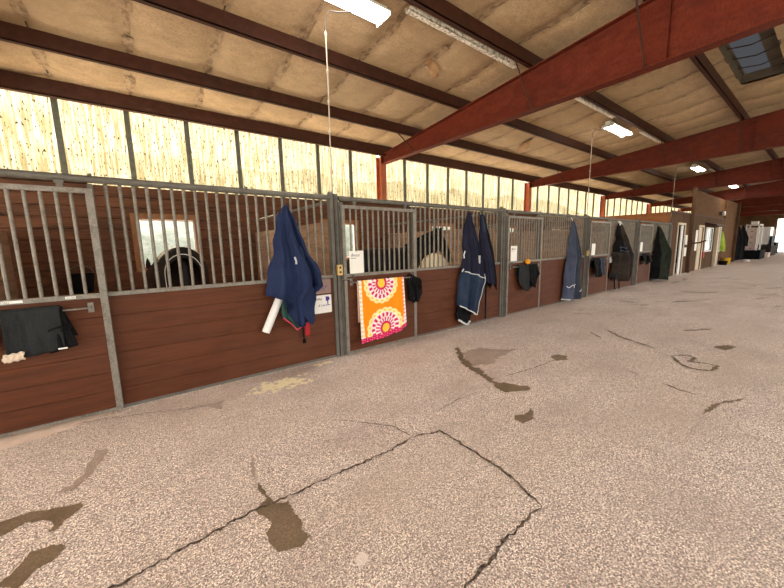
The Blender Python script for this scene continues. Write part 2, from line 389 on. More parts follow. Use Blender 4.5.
ribbon([(-.6,-.15),(-.44,-.16),(.24,-.44),(.49,-.48)], .03, 2, .003, .02)
blob([(.2,-.45),(.32,-.49),(.54,-.47),(.50,-.55),(.47,-.66),(.38,-.52)], 2, .0026, .012)
blob([(-1.5,-.05),(-1.5,-.26),(-1.03,-.31),(-.9,-.27),(-.78,-.25),(-.61,-.20),(-.45,-.14),(-.35,-.08),(-.35,.2),(-1.5,.2)], 4, .0022, .012)
blob([(2.25,-.05),(2.3,-.16),(2.7,-.17),(3.0,-.12),(3.1,-.05)], 4, .0022, .012)
blob([(9.5,-.05),(9.7,-.25),(10.6,-.22),(10.9,-.05)], 4, .0022, .02)

struct(fb.build('floor', [FLOOR, STAIN, STAIN2, CRACK, PALE]))

# yard, hill and hedge outside
yb = MB()
yb.add([(-60,4.0,-.12),(140,4.0,-.12),(140,9,-.12),(-60,9,-.12)], [(0,1,2,3)], 0)
yb.add([(XB+.0,-80,-.06),(160,-80,-.06),(160,4.25,-.06),(XB,4.25,-.06)], [(0,1,2,3)], 0)
yb.add([(-60,-80,-.08),(XB,-80,-.08),(XB,-12,-.08),(-60,-12,-.08)], [(0,1,2,3)], 1)
yb.add([(-60,-12,-.08),(XA,-12,-.08),(XA,4.25,-.08),(-60,4.25,-.08)], [(0,1,2,3)], 0)
struct(yb.build('ground', [YARD, mat('dark_turf', (.07,.075,.035), .95)]))  # unseen south ground, coloured dark to cut light bounced onto the ceiling
hb = MB(); rnd = random.Random(3)
hb.grid(lambda u, v: (-30+u*75, 9+v*9, -.12 + 6.5*v**.8 + .25*math.sin(u*61+v*7)*v + rnd.uniform(-.12,.12)*min(1,v*4)), 150, 18, 0)
struct(hb.build('ground', HILL))

# ------------------------------------------------------------------ north wall: boards with window openings, casings
WZ0, WZ1 = 1.19, 2.05
wins = [(p + 1.63, p + 2.53) for p in posts[:-1]]
wb = MB()
bh = .185
z = .02
while z < 2.6:
    z1 = min(z + bh - .006, 2.6)
    segs = [(XA, 16.66)]
    if z1 > WZ0 and z < WZ1:
        segs = []; a = XA
        for (wa, wb_) in wins: segs.append((a, wa)); a = wb_
        segs.append((a, 16.66))
        if z < WZ0:   # cut board at the sill
            wb.box(XA, 16.66, 3.66, 3.70, z, WZ0, 0)
            z0c = WZ0
        else: z0c = z
        zt = min(z1, WZ1)
        for a, b in segs: wb.box(a, b, 3.66, 3.70, z0c, zt, 0, .006 if zt-z0c > .03 else 0)
        if z1 > WZ1: wb.box(XA, 16.66, 3.66, 3.70, WZ1, z1, 0)
    else:
        wb.box(XA, 16.66, 3.66, 3.70, z, z1, 0, .006)
    z += bh
wb.box(XA, 16.66, 3.701, 3.71, 0, WZ0); wb.box(XA, 16.66, 3.701, 3.71, WZ1, 2.6)
a = XA
for (wa, wb_) in wins: wb.box(a, wa, 3.701, 3.71, WZ0, WZ1); a = wb_
wb.box(a, 16.66, 3.701, 3.71, WZ0, WZ1)
struct(wb.build('wall_north', DBOARD))
wo = MB(); wo.box(16.66, XB, 3.72, 3.78, 0, 2.6); struct(wo.build('wall_north', PLYD))
for i, (a, b) in enumerate(wins):
    f = MB()
    f.box(a-.09, a, 3.625, 3.72, WZ0-.02, WZ1+.0); f.box(b, b+.09, 3.625, 3.72, WZ0-.02, WZ1+.0)
    f.box(a-.09, b+.09, 3.625, 3.72, WZ1, WZ1+.1); f.box(a-.09, b+.09, 3.58, 3.72, WZ0-.09, WZ0)
    o = struct(f.build('window_%d' % (i+1), FRAMEW))
    g = MB()
    g.box(a, a+.03, 3.69, 3.71, WZ0, WZ1); g.box(b-.03, b, 3.69, 3.71, WZ0, WZ1); g.box(a, b, 3.69, 3.71, WZ0, WZ0+.03); g.box(a, b, 3.69, 3.71, WZ1-.03, WZ1)
    g.build('sash', WHITE, o)
# clerestory of translucent sheets, bay by bay
CZ0, CZ1 = 2.5, 4.05
for i in range(len(RAFX)-1):
    xa, xb = RAFX[i]+.05, RAFX[i+1]-.05
    nb = 8; xs = [RAFX[i] + (RAFX[i+1]-RAFX[i])*k/nb for k in range(nb+1)]
    pb = MB()
    nseg = 24*nb
    def pf(u, v):
        x = xa+(xb-xa)*u; q = ((x-xs[0]) % .305)/.305
        y = 3.97 + (.022 if q < .18 else (.022*(1-(q-.18)/.08) if q < .26 else (0 if q < .92 else .022*(q-.92)/.08)))
        return (x, y, CZ0+(CZ1-CZ0)*v)
    pb.grid(pf, nseg, 1, 0, False)
    o = struct(pb.build('window_%d' % (i+6), PANEL))
    part_label(o, 'corrugated translucent cream sheets above the wall boards')
    for k in range(1, nb):
        m_ = MB(); m_.box(xs[k]-.04, xs[k]+.04, 3.91, 3.955, CZ0, CZ1-.02); m_.build('mullion', MULL, o)
xa = XA; o = MB(); o.box(XA, RAFX[0]-.05, 3.96, 3.965, CZ0, CZ1); struct(o.build('window_13', PANEL))
o = MB(); o.box(RAFX[-1]+.05, XB, 3.96, 3.965, CZ0, CZ1); struct(o.build('window_14', PANEL))

# ------------------------------------------------------------------ roof: insulation blanket, purlins, rafters, columns
PURY = [3.58, 2.42, .95, -.60, -2.18, -3.76, -5.34, -6.92, -8.5]
SKX0, SKX1, SKY0, SKY1 = 7.75, 10.62, -3.05, -2.42
SEM = .98; SE0 = .18 - 7*SEM
xs = []; x = SE0
while x < XB:
    for k in range(8): xs.append(x + SEM*k/8)
    x += SEM
xs = [v for v in xs if XA <= v <= XB]
xs = sorted(set([min(xs, key=lambda q: abs(q-SKX0))*0 + SKX0 if False else v for v in xs] + [XA, XB]))
ys = []
edges = [4.0] + PURY[1:] + [RIDGE]
for a, b in zip(edges, edges[1:]):
    for k in range(6): ys.append(a + (b-a)*k/6)
ys.append(RIDGE)
ys = sorted(set(ys + [SKY0, SKY1]))
# snap columns to the skylight ends
xs = sorted([v for v in xs if min(abs(v-SKX0), abs(v-SKX1)) > .06] + [SKX0, SKX1])
def ceil_z(x, y):
    base = rz(y) + .205
    d = min(abs(y-p) for p in PURY)
    sag = .085*math.sin(min(d/.775, 1)*PI/2)
    q = ((x - SE0) % SEM)/SEM
    pil = .065*(abs(2*q-1)**4)          # pinched up at the seams
    return base - sag + pil*min(1, d/.2) + .006*math.sin(x*3.1+y*5) 
cb = MB()
for y in ys:
    for x in xs: cb.v.append((x, y, ceil_z(x, y)))
nx = len(xs)
for j in range(len(ys)-1):
    for i in range(nx-1):
        cx, cy = (xs[i]+xs[i+1])/2, (ys[j]+ys[j+1])/2
        if SKX0 < cx < SKX1 and SKY0 < cy < SKY1: continue
        cb.f.append((j*nx+i, (j+1)*nx+i, (j+1)*nx+i+1, j*nx+i+1)); cb.m.append(0); cb.sm.append(True)
# seam tapes
x = SE0 + SEM
while x < XB:
    if x > XA:
        for j in range(len(ys)-1):
            if SKX0-.02 < x < SKX1+.02 and SKY0-.01 < (ys[j]+ys[j+1])/2 < SKY1+.01: continue
            for w, dz, mi in ((.05 + .02*math.sin(j*1.7+x*5), .003, 2), (.011, .010, 1)):
             cb.add([(x-w, ys[j], ceil_z(x-w, ys[j])-dz), (x+w, ys[j], ceil_z(x+w, ys[j])-dz), (x+w, ys[j+1], ceil_z(x+w, ys[j+1])-dz), (x-w, ys[j+1], ceil_z(x-w, ys[j+1])-dz)], [(0,1,2,3)], mi)
    x += SEM
# outer roof sheet above the blanket
def top(y): return rz(y) + .34
cb.add([(XA,4.1,top(4.1)),(XB,4.1,top(4.1)),(XB,SKY1,top(SKY1)),(XA,SKY1,top(SKY1))], [(0,1,2,3)], 0)
cb.add([(XA,SKY0,top(SKY0)),(XB,SKY0,top(SKY0)),(XB,RIDGE,top(RIDGE)),(XA,RIDGE,top(RIDGE))], [(0,1,2,3)], 0)
cb.add([(XA,SKY1,top(SKY1)),(SKX0,SKY1,top(SKY1)),(SKX0,SKY0,top(SKY0)),(XA,SKY0,top(SKY0))], [(0,1,2,3)], 0)
cb.add([(SKX1,SKY1,top(SKY1)),(XB,SKY1,top(SKY1)),(XB,SKY0,top(SKY0)),(SKX1,SKY0,top(SKY0))], [(0,1,2,3)], 0)
struct(cb.build('ceiling', [INSUL, SEAM, GRIME]))
# torn insulation flaps on the blanket
def flap(x, y, sx, sy, rot, sd):
    r = random.Random(sd); b = MB()
    zc = ceil_z(x, y)
    n = 12
    def fn(u, v):
        a = (u-.5)*sx; c = (v-.5)*sy*(1+.35*math.sin(u*9+sd))
        X = x + a*math.cos(rot)-c*math.sin(rot); Y = y + a*math.sin(rot)+c*math.cos(rot)
        return (X, Y, ceil_z(X, Y) - .03 - .05*(v*(.6+.4*math.sin(u*14+sd))) - .02*r.random())
    b.grid(fn, n, 5, 0); return b
FLAPM = mat('torn_insulation_facing', (.42,.25,.13), .7, 0, (12, (.20,.12,.07), .7, one))
for i, (x, y, sx, sy, rot, lab) in enumerate([(4.15,.32,.6,.12,.5,'torn flap of brown insulation hanging beside dark holes near the first red rafter'),
        (9.2,1.75,.9,.22,.9,'torn flap of insulation hanging beyond the first red rafter near the wall')]):
    tag(flap(x, y, sx, sy, rot, i+2).build('torn_insulation', FLAPM), lab, 'torn insulation')
# skylight with its curb
sk = MB(); zt = top(-2.7) + .03; zb = ceil_z(9, -2.7) - .02
sk.box(SKX0-.02, SKX0, SKY0, SKY1, zb, zt); sk.box(SKX1, SKX1+.02, SKY0, SKY1, zb, zt)
sk.box(SKX0-.02, SKX1+.02, SKY1, SKY1+.02, zb-.03, zt); sk.box(SKX0-.02, SKX1+.02, SKY0-.02, SKY0, zb, zt+.02)
LINER = mat('grey_skylight_liner', (.12,.095,.07), .7, 0, (7, (.07,.055,.04), .7, one))
so = struct(sk.build('window_15', LINER))
g = MB(); g.box(SKX0, SKX1, -2.82, -2.46, zt-.02, zt-.015); g.build('pane', SKYP, so)
g = MB(); g.box(SKX0, SKX1, SKY0, -2.82, zt-.03, zt-.02); g.box(SKX0, SKX1, -2.46, SKY1, zt-.03, zt-.02); g.build('liner', LINER, so)
for k in range(1, 5):
    g = MB(); xx = SKX0 + (SKX1-SKX0)*k/5
    g.tube([(xx, SKY0, zt-.06), (xx+.02, (SKY0+SKY1)/2, zt-.11), (xx, SKY1, zt-.06)], .012); g.build('rib', DCORD, so)

names = {0: 'dark eave girt running along the top of the translucent wall panels',
 1: 'dark red roof purlin nearest the translucent wall panels', 2: 'second dark red roof purlin out from the translucent wall',
 3: 'dark red roof purlin with the dirty white channel beside it, over the aisle', 4: 'dark red roof purlin between the white channel and the skylight',
 5: 'dark red roof purlin just past the far side of the skylight'}
for i, y in enumerate(PURY):
    if i > 5: lab = ['sixth', 'seventh', 'eighth'][i-6] + ' dark red roof purlin out from the translucent wall'
    else: lab = names[i]
    zb = rz(y) if i else 3.88
    b = MB()
    if i == 0:
        b.box(XA, XB, y, y+.018, zb, zb+.24); b.box(XA, XB, y, y+.11, zb, zb+.015)
    else:
        b.box(XA, XB, y-.055, y-.04, zb, zb+.20); b.box(XA, XB, y-.055, y+.02, zb, zb+.012); b.box(XA, XB, y+.01, y+.02, zb, zb+.025)
    tag(b.build('roof_purlin', REDD), lab, 'beam', 'roof purlins' )
RB = 3.70
def rafter_bm():
    b = MB(); yE = 3.62; yR = RIDGE
    w = .012
    # tapered web
    poly = [(-w/2, yE, RB), (-w/2, yR, RB+.25), (-w/2, yR, rz(yR)-.012), (-w/2, yE, rz(yE)-.012)]
    yE = 3.70; poly = [(-w/2, yE, RB), (-w/2, -1.8, RB+.01), (-w/2, yR, RB+.10), (-w/2, yR, rz(yR)-.014), (-w/2, yE, rz(yE)-.014)]
    b.prism(poly, (w, 0, 0))
    def flange(pa, pb, hw=.09, t=.014):
        (y0, z0), (y1, z1) = pa, pb
        b.prism([(-hw, y0, z0), (-hw, y1, z1), (-hw, y1, z1+t), (-hw, y0, z0+t)], (2*hw, 0, 0))
    flange((yE, RB-.012), (-1.8, RB-.002)); flange((-1.8, RB-.002), (yR, RB+.088))
    flange((yE, rz(yE)-.016), (yR, rz(yR)-.016))
    b.box(-.09, .09, -2.45, -2.438, RB+.02, rz(-2.45)-.02)     # web stiffener plate
    b.box(-.09, .09, 3.70, 3.716, RB, rz(3.6)-.02)
    return b
def col_bm():
    b = MB(); b.box(-.008, .008, 3.735, 3.93, 0, RB+.2); b.box(-.09, .09, 3.72, 3.735, 0, RB+.2); b.box(-.09, .09, 3.93, 3.945, 0, RB+.2)
    return b
ords = ['nearest, overhead at the left', 'first full', 'second', 'third', 'fourth', 'fifth', 'sixth', 'farthest']
rlab = ['red steel rafter behind the camera side, before the first bay', 'large red steel rafter sweeping from the first column to the top right corner',
 'red steel rafter just beyond the second lit fluorescent lamp', 'red steel rafter between the third and fourth lit lamps',
 'red steel rafter over the brown plywood wall and black hanging coats', 'red steel rafter over the white drawer stacks down the aisle',
 'far red steel rafter, second from the bright doorway wall', 'far red steel rafter closest to the bright doorway']
clab = ['red steel wall column at the left end of the translucent panels', 'red steel wall column behind the stall with the orange towel',
 'red steel wall column behind the stall of the slate blue blanket', 'orange red wall column above the plywood tack room side wall',
 'red wall column hidden partly by the tack room top', 'red wall column beyond the tack room', 'red wall column far down the aisle', 'last red wall column by the doorway wall']
rp = rafter_bm().build('steel_rafter', RED); cp = col_bm().build('steel_column', REDO)
br = MB()
for yy in (2.42, -.6, -2.18, -5.34):
    br.tube([(-.62, yy-.03, rz(yy)+.05), (-.05, yy-.05, RB+.04)], .011, 6)
for i, x in enumerate(RAFX):
    r = rp if i == 0 else rp.copy(); c = cp if i == 0 else cp.copy()
    if i: COL.objects.link(r); COL.objects.link(c)
    r.location = (x, 0, 0); c.location = (x, 0, 0)
    tag(r, rlab[i], 'beam', 'red steel rafters'); tag(c, clab[i], 'column', 'wall columns')
for i, x in enumerate(RAFX):
    if i > 4: break
    for j, yy in enumerate((2.42, -.6, -2.18)):
        b = MB(); b.tube([(-.62, yy-.03, rz(yy)+.05), (-.09, yy-.05, RB+.03)], .012, 6); b.lathe([(0,.0),(.03,0),(.03,.015),(0,.015)], 8, 0, (-.09, yy-.05, RB+.02))
        o = b.build('flange_brace', REDD, None, (x, 0, 0))
        tag(o, 'thin brace rod from the %s to the %s' % (['wall side purlin', 'channel purlin', 'skylight side purlin'][j],
            ['rafter overhead left', 'large first rafter', 'rafter past the second lamp', 'rafter before the fourth lamp', 'rafter over the plywood wall'][i]), 'brace', 'rafter braces')

# columns on the aisle side of the tack room and south side
def boxcol(x, y, w, z1, m, lab, z0=0):
    b = MB(); b.box(x-w/2, x+w/2, y-w/2, y+w/2, z0, z1, 0); b.box(x-w/2-.01, x+w/2+.01, y-w/2-.01, y+w/2+.01, z0, z0+.12)
    return tag(b.build('boxed_post', m), lab, 'post')
boxcol(19.6, -.085, .11, 3.69, PLYD, 'brown boxed post in front of the tack room, between its two doors')
boxcol(30.4, -.11, .13, 3.69, PLYD, 'brown boxed post at the far end of the tall plywood wall')

# ------------------------------------------------------------------ lamps, channel, power cords
def lamp(x0, x1, y, lab):
    z = rz(y) + .03
    t = thing('fluorescent_lamp', lab, 'ceiling lamp', (x0, y, z), 'lit fluorescent lamps')
    L_ = x1-x0
    b = MB(); b.box(0, L_, -.14, .14, -.05, -.03); b.box(0, L_, -.06, .06, -.03, .05); b.box(0, .012, -.145, .145, -.09, -.04); b.box(L_-.012, L_, -.145, .145, -.09, -.04); b.build('housing', WHITE, t)
    for s in (-1, 1):
        b = MB()
        b.grid(lambda u, v: (.012+(L_-.024)*u, s*(.012+.125*v), -.05-.04*math.sin(PI*(.12+.88*v))), 2, 10, 0)
        part_label(b.build('lens', LAMP, t), 'glowing white lens')
    b = MB(); b.box(.01, L_-.01, -.011, .011, -.075, -.05); b.build('centre_strip', mat('lamp_strip', (.35,.34,.33), .5) if 'lamp_strip' not in bpy.data.materials else bpy.data.materials['lamp_strip'], t)
    return t
lamp(1.52, 2.76, -.26, 'lit fluorescent lamp at the top edge, nearest the camera')
lamp(9.55, 10.77, -.28, 'lit fluorescent lamp just beyond the first large red rafter')
lamp(17.75, 19.0, -.30, 'third lit fluorescent lamp down the aisle, above the green blanket stall')
lamp(25.6, 26.85, -.30, 'small farthest lit fluorescent lamp above the tack room windows')
def channel(x0, x1, y, lab):
    b = MB(); z = rz(y)-.02
    b.box(x0, x1, y-.04, y+.04, z, z+.012); b.box(x0, x1, y-.04, y-.036, z, z+.05); b.box(x0, x1, y+.036, y+.04, z, z+.05)
    tag(b.build('ceiling_channel', PERF), lab, 'channel')
channel(2.95, 5.25, -.50, 'dirty white perforated channel ending near the first red rafter, beside the nearest lamp')
channel(6.95, 9.2, -.53, 'dirty white perforated channel running up to the second lit lamp')
channel(11.0, 12.6, -.53, 'dirty white channel running on from the second lamp to the next rafter')
channel(19.2, 20.1, -.53, 'short white channel past the third lamp')
def cord(x, ytop, ylamp, xl, zl, lab, lab2, knots=True):
    t = thing('extension_cord', lab, 'cord', (x, 0, 2.15))
    b = MB()
    z0 = 2.15
    zk = 4.05
    pts = [(0, 0, 0), (-.004, -.002, .6), (.004, -.003, 1.2), (0, -.005, zk-z0)]
    b.tube(pts, .008, 6)
    for zz in (.28, .75, 1.1, 1.45, 1.86):
        b.lathe([(0,-.03),(.016,-.01),(.016,.015),(0,.035)], 8, 0, (0, -.004, zz))
    part_label(b.build('cord_cover', CORD, t), 'pale upper cord')
    b = MB(); b.tube([(0,-.005,zk-z0), (0,-.01,zk-z0+.12), (.03,-.06,zk-z0+.2), (.12,-.15,zl-z0-.02), (.30,-.26,zl-z0)], .007, 6)
    part_label(b.build('flex', DCORD, t), 'dark bent end reaching the lamp')
cord(2.07, 0, 0, 0, 4.24, 'pale knotted power cord hanging from the nearest lamp to the double post', '')
cord(9.40, 0, 0, 0, 4.24, 'power cord hanging from the second lamp to a stall post', '')
cord(16.72, 0, 0, 0, 4.24, 'power cord hanging from the third lamp to the corner of the tack room', '')

# ------------------------------------------------------------------ stall partitions
BH = .175
def planks(b, x0, x1, y0, y1, z0, z1, along='x', c=.0025, h=BH):
    n = max(1, round((z1-z0)/h)); hh = (z1-z0)/n
    for i in range(n):
        if along == 'x': b.box(x0, x1, y0, y1, z0+i*hh, z0+(i+1)*hh-.001, 0, c)
        else:
            zz0, zz1 = z0+i*hh, z0+(i+1)*hh-.003
            pr = [(x0,zz0+c),(x0+c,zz0),(x1-c,zz0),(x1,zz0+c),(x1,zz1-c),(x1-c,zz1),(x0+c,zz1),(x0,zz1-c)]
            b.prism([(a, y0, q) for a, q in pr][::-1], (0, y1-y0, 0))
PL = ['before the first sliding door', 'beside the stall with the window and blanketed horse', 'behind the two navy blankets', 'beyond the slate blue blanket', 'behind the brown muddy blanket', 'against the tack room']
pt = thing('stall_partition', 'weathered plank partition ' + PL[0], 'partition', (posts[0]+.02, .09, 0), 'stall partitions')
b = MB(); planks(b, -.02, .02, 0, 3.54, .02, 1.82, 'y'); b.build('planks', WBOARD, pt)
b = MB(); b.tube([(0,0,2.07),(0,3.54,2.07)], .022, 8); b.build('top_rail', GALVD, pt)
b = MB(); b.box(-.03,.03,1.75,1.81,0,2.05); b.build('upright', GALVD, pt)
for k in range(1, 5):
    c = copy_tree(pt, None, (posts[k]+.02, .09, 0)); c['label'] = 'weathered plank partition ' + PL[k]

# ------------------------------------------------------------------ stall fronts
plab = ['grey steel stall post left of the picture, before the first sliding door', 'double grey steel stall post with yellowed outlet, left of the orange towel',
        'grey steel stall post right of the two navy blankets', 'grey steel stall post right of the slate blue blanket', 'grey steel stall post beside the brown muddy blanket', 'grey steel end post at the plywood tack room corner']
def make_post():
    t = thing('stall_post', plab[0], 'post', (0,0,0), 'stall posts')
    b = MB(); b.box(-.055, -.01, -.04, .05, 0, 2.14); b.build('upright', GALVD, t)
    b = MB(); b.box(.002, .05, -.05, .05, 0, 2.15); b.build('upright', GALVD, t)
    b = MB(); b.box(-.012, .004, -.036, .05, 0, 2.1); b.build('web', REDD, t)
    b = MB(); b.box(.05, .115, -.0635, .02, 0, 2.055); b.build('door_jamb', GALVD, t)  # filler added to block bright slits between post and door
    b = MB(); b.lathe([(0,.03),(.03,.02),(.034,0),(.034,-.03)], 12, 0, (-.03,0,2.15)); b.build('cap', GALVD, t)
    return t
p0 = make_post(); p0.location = (posts[0], 0, 0)
for k in range(1, 6):
    c = copy_tree(p0, None, (posts[k], 0, 0)); c['label'] = plab[k]
dlab = ['sliding stall door with the black folded blanket on its bar', 'sliding stall door with the orange and pink towel', 'sliding stall door with black pad and orange ball',
        'sliding stall door with the round black and grey pad', 'sliding stall door right of the brown muddy blanket']
DX0, DX1, DZ0, DZ1, ML = .07, 1.335, .03, 2.01, 1.08
def make_door():
    t = thing('sliding_stall_door', dlab[0], 'stall door', (0,0,0), 'sliding stall doors')
    y0, y1 = -.105, -.065
    b = MB(); b.box(DX0, DX0+.045, y0, y1, DZ0, DZ1); b.box(DX1-.05, DX1, y0, y1, DZ0, DZ1); b.box(DX0+.045, DX1-.05, y0, y1, DZ1-.04, DZ1)
    b.box(DX0+.045, DX1-.05, y0-.004, y1, ML, ML+.04); b.box(DX0+.045, DX1-.05, y0, y1, DZ0, DZ0+.025)
    b.build('frame', GALV, t)
    b = MB(); planks(b, DX0+.045, DX1-.05, y0+.008, y1-.002, DZ0+.025, ML-.001); b.build('lower_boards', BOARD, t)
    bb = MB(); bb.tube([(0,0,ML+.04),(0,0,DZ1-.04)], .0135, 8)
    first = None
    for i in range(12):
        x = DX0+.045 + (DX1-.05-DX0-.045)*(i+1)/13
        if first is None: first = bb.build('bar', GALV, t, (x, -.085, 0))
        else:
            o = first.copy(); COL.objects.link(o); o.parent = t; o.location = (x, -.085, 0)
    # blanket bar with its two brackets
    b = MB(); b.tube([(DX0+.12, -.16, 1.005), (DX1-.13, -.16, 1.005)], .008, 8); bar = b.build('blanket_bar', GALV, t)
    for x in (DX0+.10, DX1-.12):
        b = MB(); b.box(x-.02, x+.02, -.112, -.105, .96, 1.045); b.box(x-.006, x+.006, -.17, -.112, .992, 1.018); b.build('bracket', GALV, bar)
    b = MB(); b.tube([(DX0-.06,-.12,1.045),(DX0+.06,-.125,1.05),(DX0+.13,-.13,1.075)], .009, 8); b.lathe([(0,-.02),(.018,-.015),(.018,.015),(0,.02)], 8, 0, (DX0+.13,-.13,1.085))
    b.build('latch', GALVD, t)
    for x in (DX0+.2, DX1-.2):
        b = MB(); b.box(x-.02, x+.02, -.095, -.088, DZ1, 2.07); b.box(x-.03, x+.03, -.10, -.07, 2.045, 2.065); b.build('hanger', GALVD, t)
    return t
d0 = make_door(); d0.location = (posts[0], 0, 0)
doors = [d0]
for k in range(1, 5):
    c = copy_tree(d0, None, (posts[k], 0, 0)); c['label'] = dlab[k]; doors.append(c)
flab = ['fixed barred stall front with the window and blanketed horse behind it', 'fixed barred stall front with the two dark navy blankets hung on it', 'fixed barred stall front with the slate blue blanket hung on it',
        'fixed barred stall front with the brown muddy blanket hung on it', 'fixed barred stall front with the olive green blanket hung on it']
def make_front():
    t = thing('stall_front_grille', flab[0], 'stall front', (0,0,0), 'fixed stall fronts')
    a, e = 1.33, 3.594
    b = MB(); planks(b, a, e, -.018, .018, .02, 1.075); b.build('lower_boards', BOARD, t)
    b = MB(); b.box(a, e, -.03, .02, 1.078, 1.115); b.build('ledge_rail', GALV, t)
    b = MB(); b.box(a, e, -.022, .022, 0, .03); b.build('sill_channel', GALVD, t)
    b = MB(); b.box(a-.03, a+.005, -.03, .03, 0, 2.06); b.build('stile', GALVD, t)
    bb = MB(); bb.tube([(0,0,1.11),(0,0,2.07)], .0145, 8)
    first = None
    for i in range(22):
        x = 1.42 + i*.0985
        if first is None: first = bb.build('bar', GALV, t, (x, 0, 0))
        else:
            o = first.copy(); COL.objects.link(o); o.parent = t; o.location = (x, 0, 0)
    b = MB(); b.box(.12, a-.03, -.01, .05, 2.065, 2.10); b.build('head_rail', REDD, t)
    b = MB(); b.tube([(.06,-.05,2.095),(3.585,-.05,2.095)], .031, 12); tr = b.build('track_tube', GALVD, t)
    for x in (1.33, 2.6):
        b = MB(); b.box(x-.012, x+.012, -.055, -.03, 2.12, 2.145); b.build('clip', GALVD, tr)
    return t
f0 = make_front(); f0.location = (posts[0], 0, 0)
for k in range(1, 5):
    c = copy_tree(f0, None, (posts[k], 0, 0)); c['label'] = flab[k]
# outlet boxes on posts
for x, lab in ((posts[1], 'yellowed power outlet on the double post left of the orange towel'), (posts[3], 'yellowed power outlet on the post right of the slate blue blanket')):
    t = thing('power_outlet', lab, 'outlet', (x+.02, -.062, 1.18))
    b = MB(); b.box(-.03, .04, -.03, .01, -.07, .065); b.build('cover_plate', OUTLET, t)
    for zz in (-.03, .03):
        b = MB(); b.box(-.008, .018, -.034, -.03, zz-.014, zz+.014); b.build('socket', INK, t)
    b = MB(); b.tube([(.0, -.004, .065), (.0, -.004, .93)], .009, 8); b.build('conduit', GALVD, t)

# ------------------------------------------------------------------ cards and writing
def text(body, x, y, z, size, m, parent, rot=(PI/2, 0, 0), name='lettering'):
    cu = bpy.data.curves.new(name, 'FONT'); cu.body = body; cu.size = size; cu.extrude = .0006; cu.materials.append(m)
    cu.shear = .3
    tmp = bpy.data.objects.new('tmp', cu); COL.objects.link(tmp); bpy.context.view_layer.update()
    me = bpy.data.meshes.new_from_object(tmp.evaluated_get(bpy.context.evaluated_depsgraph_get())); bpy.data.objects.remove(tmp)
    o = bpy.data.objects.new(name, me); COL.objects.link(o); o.parent = parent; o.location = (x, y, z); o.rotation_euler = rot
    return o
def rcard(w, h, r=.012, t=.006):
    pts = []
    for cx, cz, a0 in ((w-r, r, -90), (w-r, h-r, 0), (r, h-r, 90), (r, r, 180)):
        for k in range(5):
            a = math.radians(a0+k*22.5); pts.append((cx+r*math.cos(a), 0, cz+r*math.sin(a)))
    b = MB(); b.prism(pts, (0, t, 0)); return b
cl = ['white name card on the bars of the door with the orange towel', 'white name card on the bars above the black pad with the orange ball',
      'white name card on the bars above the round black and grey pad', 'white name card on the bars right of the brown muddy blanket']
for k in range(1, 5):
    t = thing('name_card', cl[k-1], 'card', (posts[k]+.155, -.118, 1.122), 'name cards on the stall doors')
    rcard(.215, .30).build('card', CARD, t)
    if k < 3: text('Bruce', .02, -.001, .225, .055, INK, t); b = MB(); b.box(.02,.10,-.002,0,.20,.206); b.build('underline', INK, t)
    b = MB(); b.tube([(.107,-.004,.29),(.107,.03,.30)], .004, 6); b.build('clip', INK, t)
t = thing('whiteboard_sign', 'small white sign with a drawn figure, right of the navy blanket with green lining', 'sign', (1.715, -.031, .63))
rcard(.25, .235).build('board', CARD, t)
text('Bailey', .012, -.001, .175, .045, INK, t); text('& Lisa', .06, -.001, .09, .04, INK, t)
b = MB(); b.lathe([(0,-.001),(.028,-.001),(.028,0),(0,0)], 14, 0, (.198,0,.185), 'y'); b.box(.19,.205,-.001,0,.11,.16); b.box(.165,.23,-.001,0,.095,.105); b.box(.17,.185,-.001,0,.155,.215)
b.build('drawing', VIOLET, t)
t = thing('mauve_sign', 'mauve plastic sign with violet scribble above the small white sign', 'sign', (1.70, -.031, .885))
rcard(.265, .185).build('board', MAUVE, t)
b = MB()
for q in range(3):
    b.tube([(.04+.07*q+.06*math.cos(a*.5)*.5, -.003, .04+.018*q+.025*math.sin(a)) for a in range(0, 9)], .003, 5)
b.build('scribble', VIOLET, t)
t = thing('whiteboard_sign', 'small white card on the boards left of the brown muddy blanket', 'card', (11.0, -.031, .845)); rcard(.24, .22).build('board', CARD, t)
# stickers on door 0 ledge rail
for (x, w, lab) in ((-.90, .13, 'white printed sticker, the larger one on the first door rail'), (-.525, .065, 'white printed sticker, the smaller one on the first door rail')):
    t = thing('sticker', lab, 'sticker', (x, -.1105, 1.09)); rcard(w, .022, .004, .0015).build('label_plate', CARD, t)
    text('STALL' if w > .1 else 'SLOW', .004, -.0006, .004, .02, INK, t)

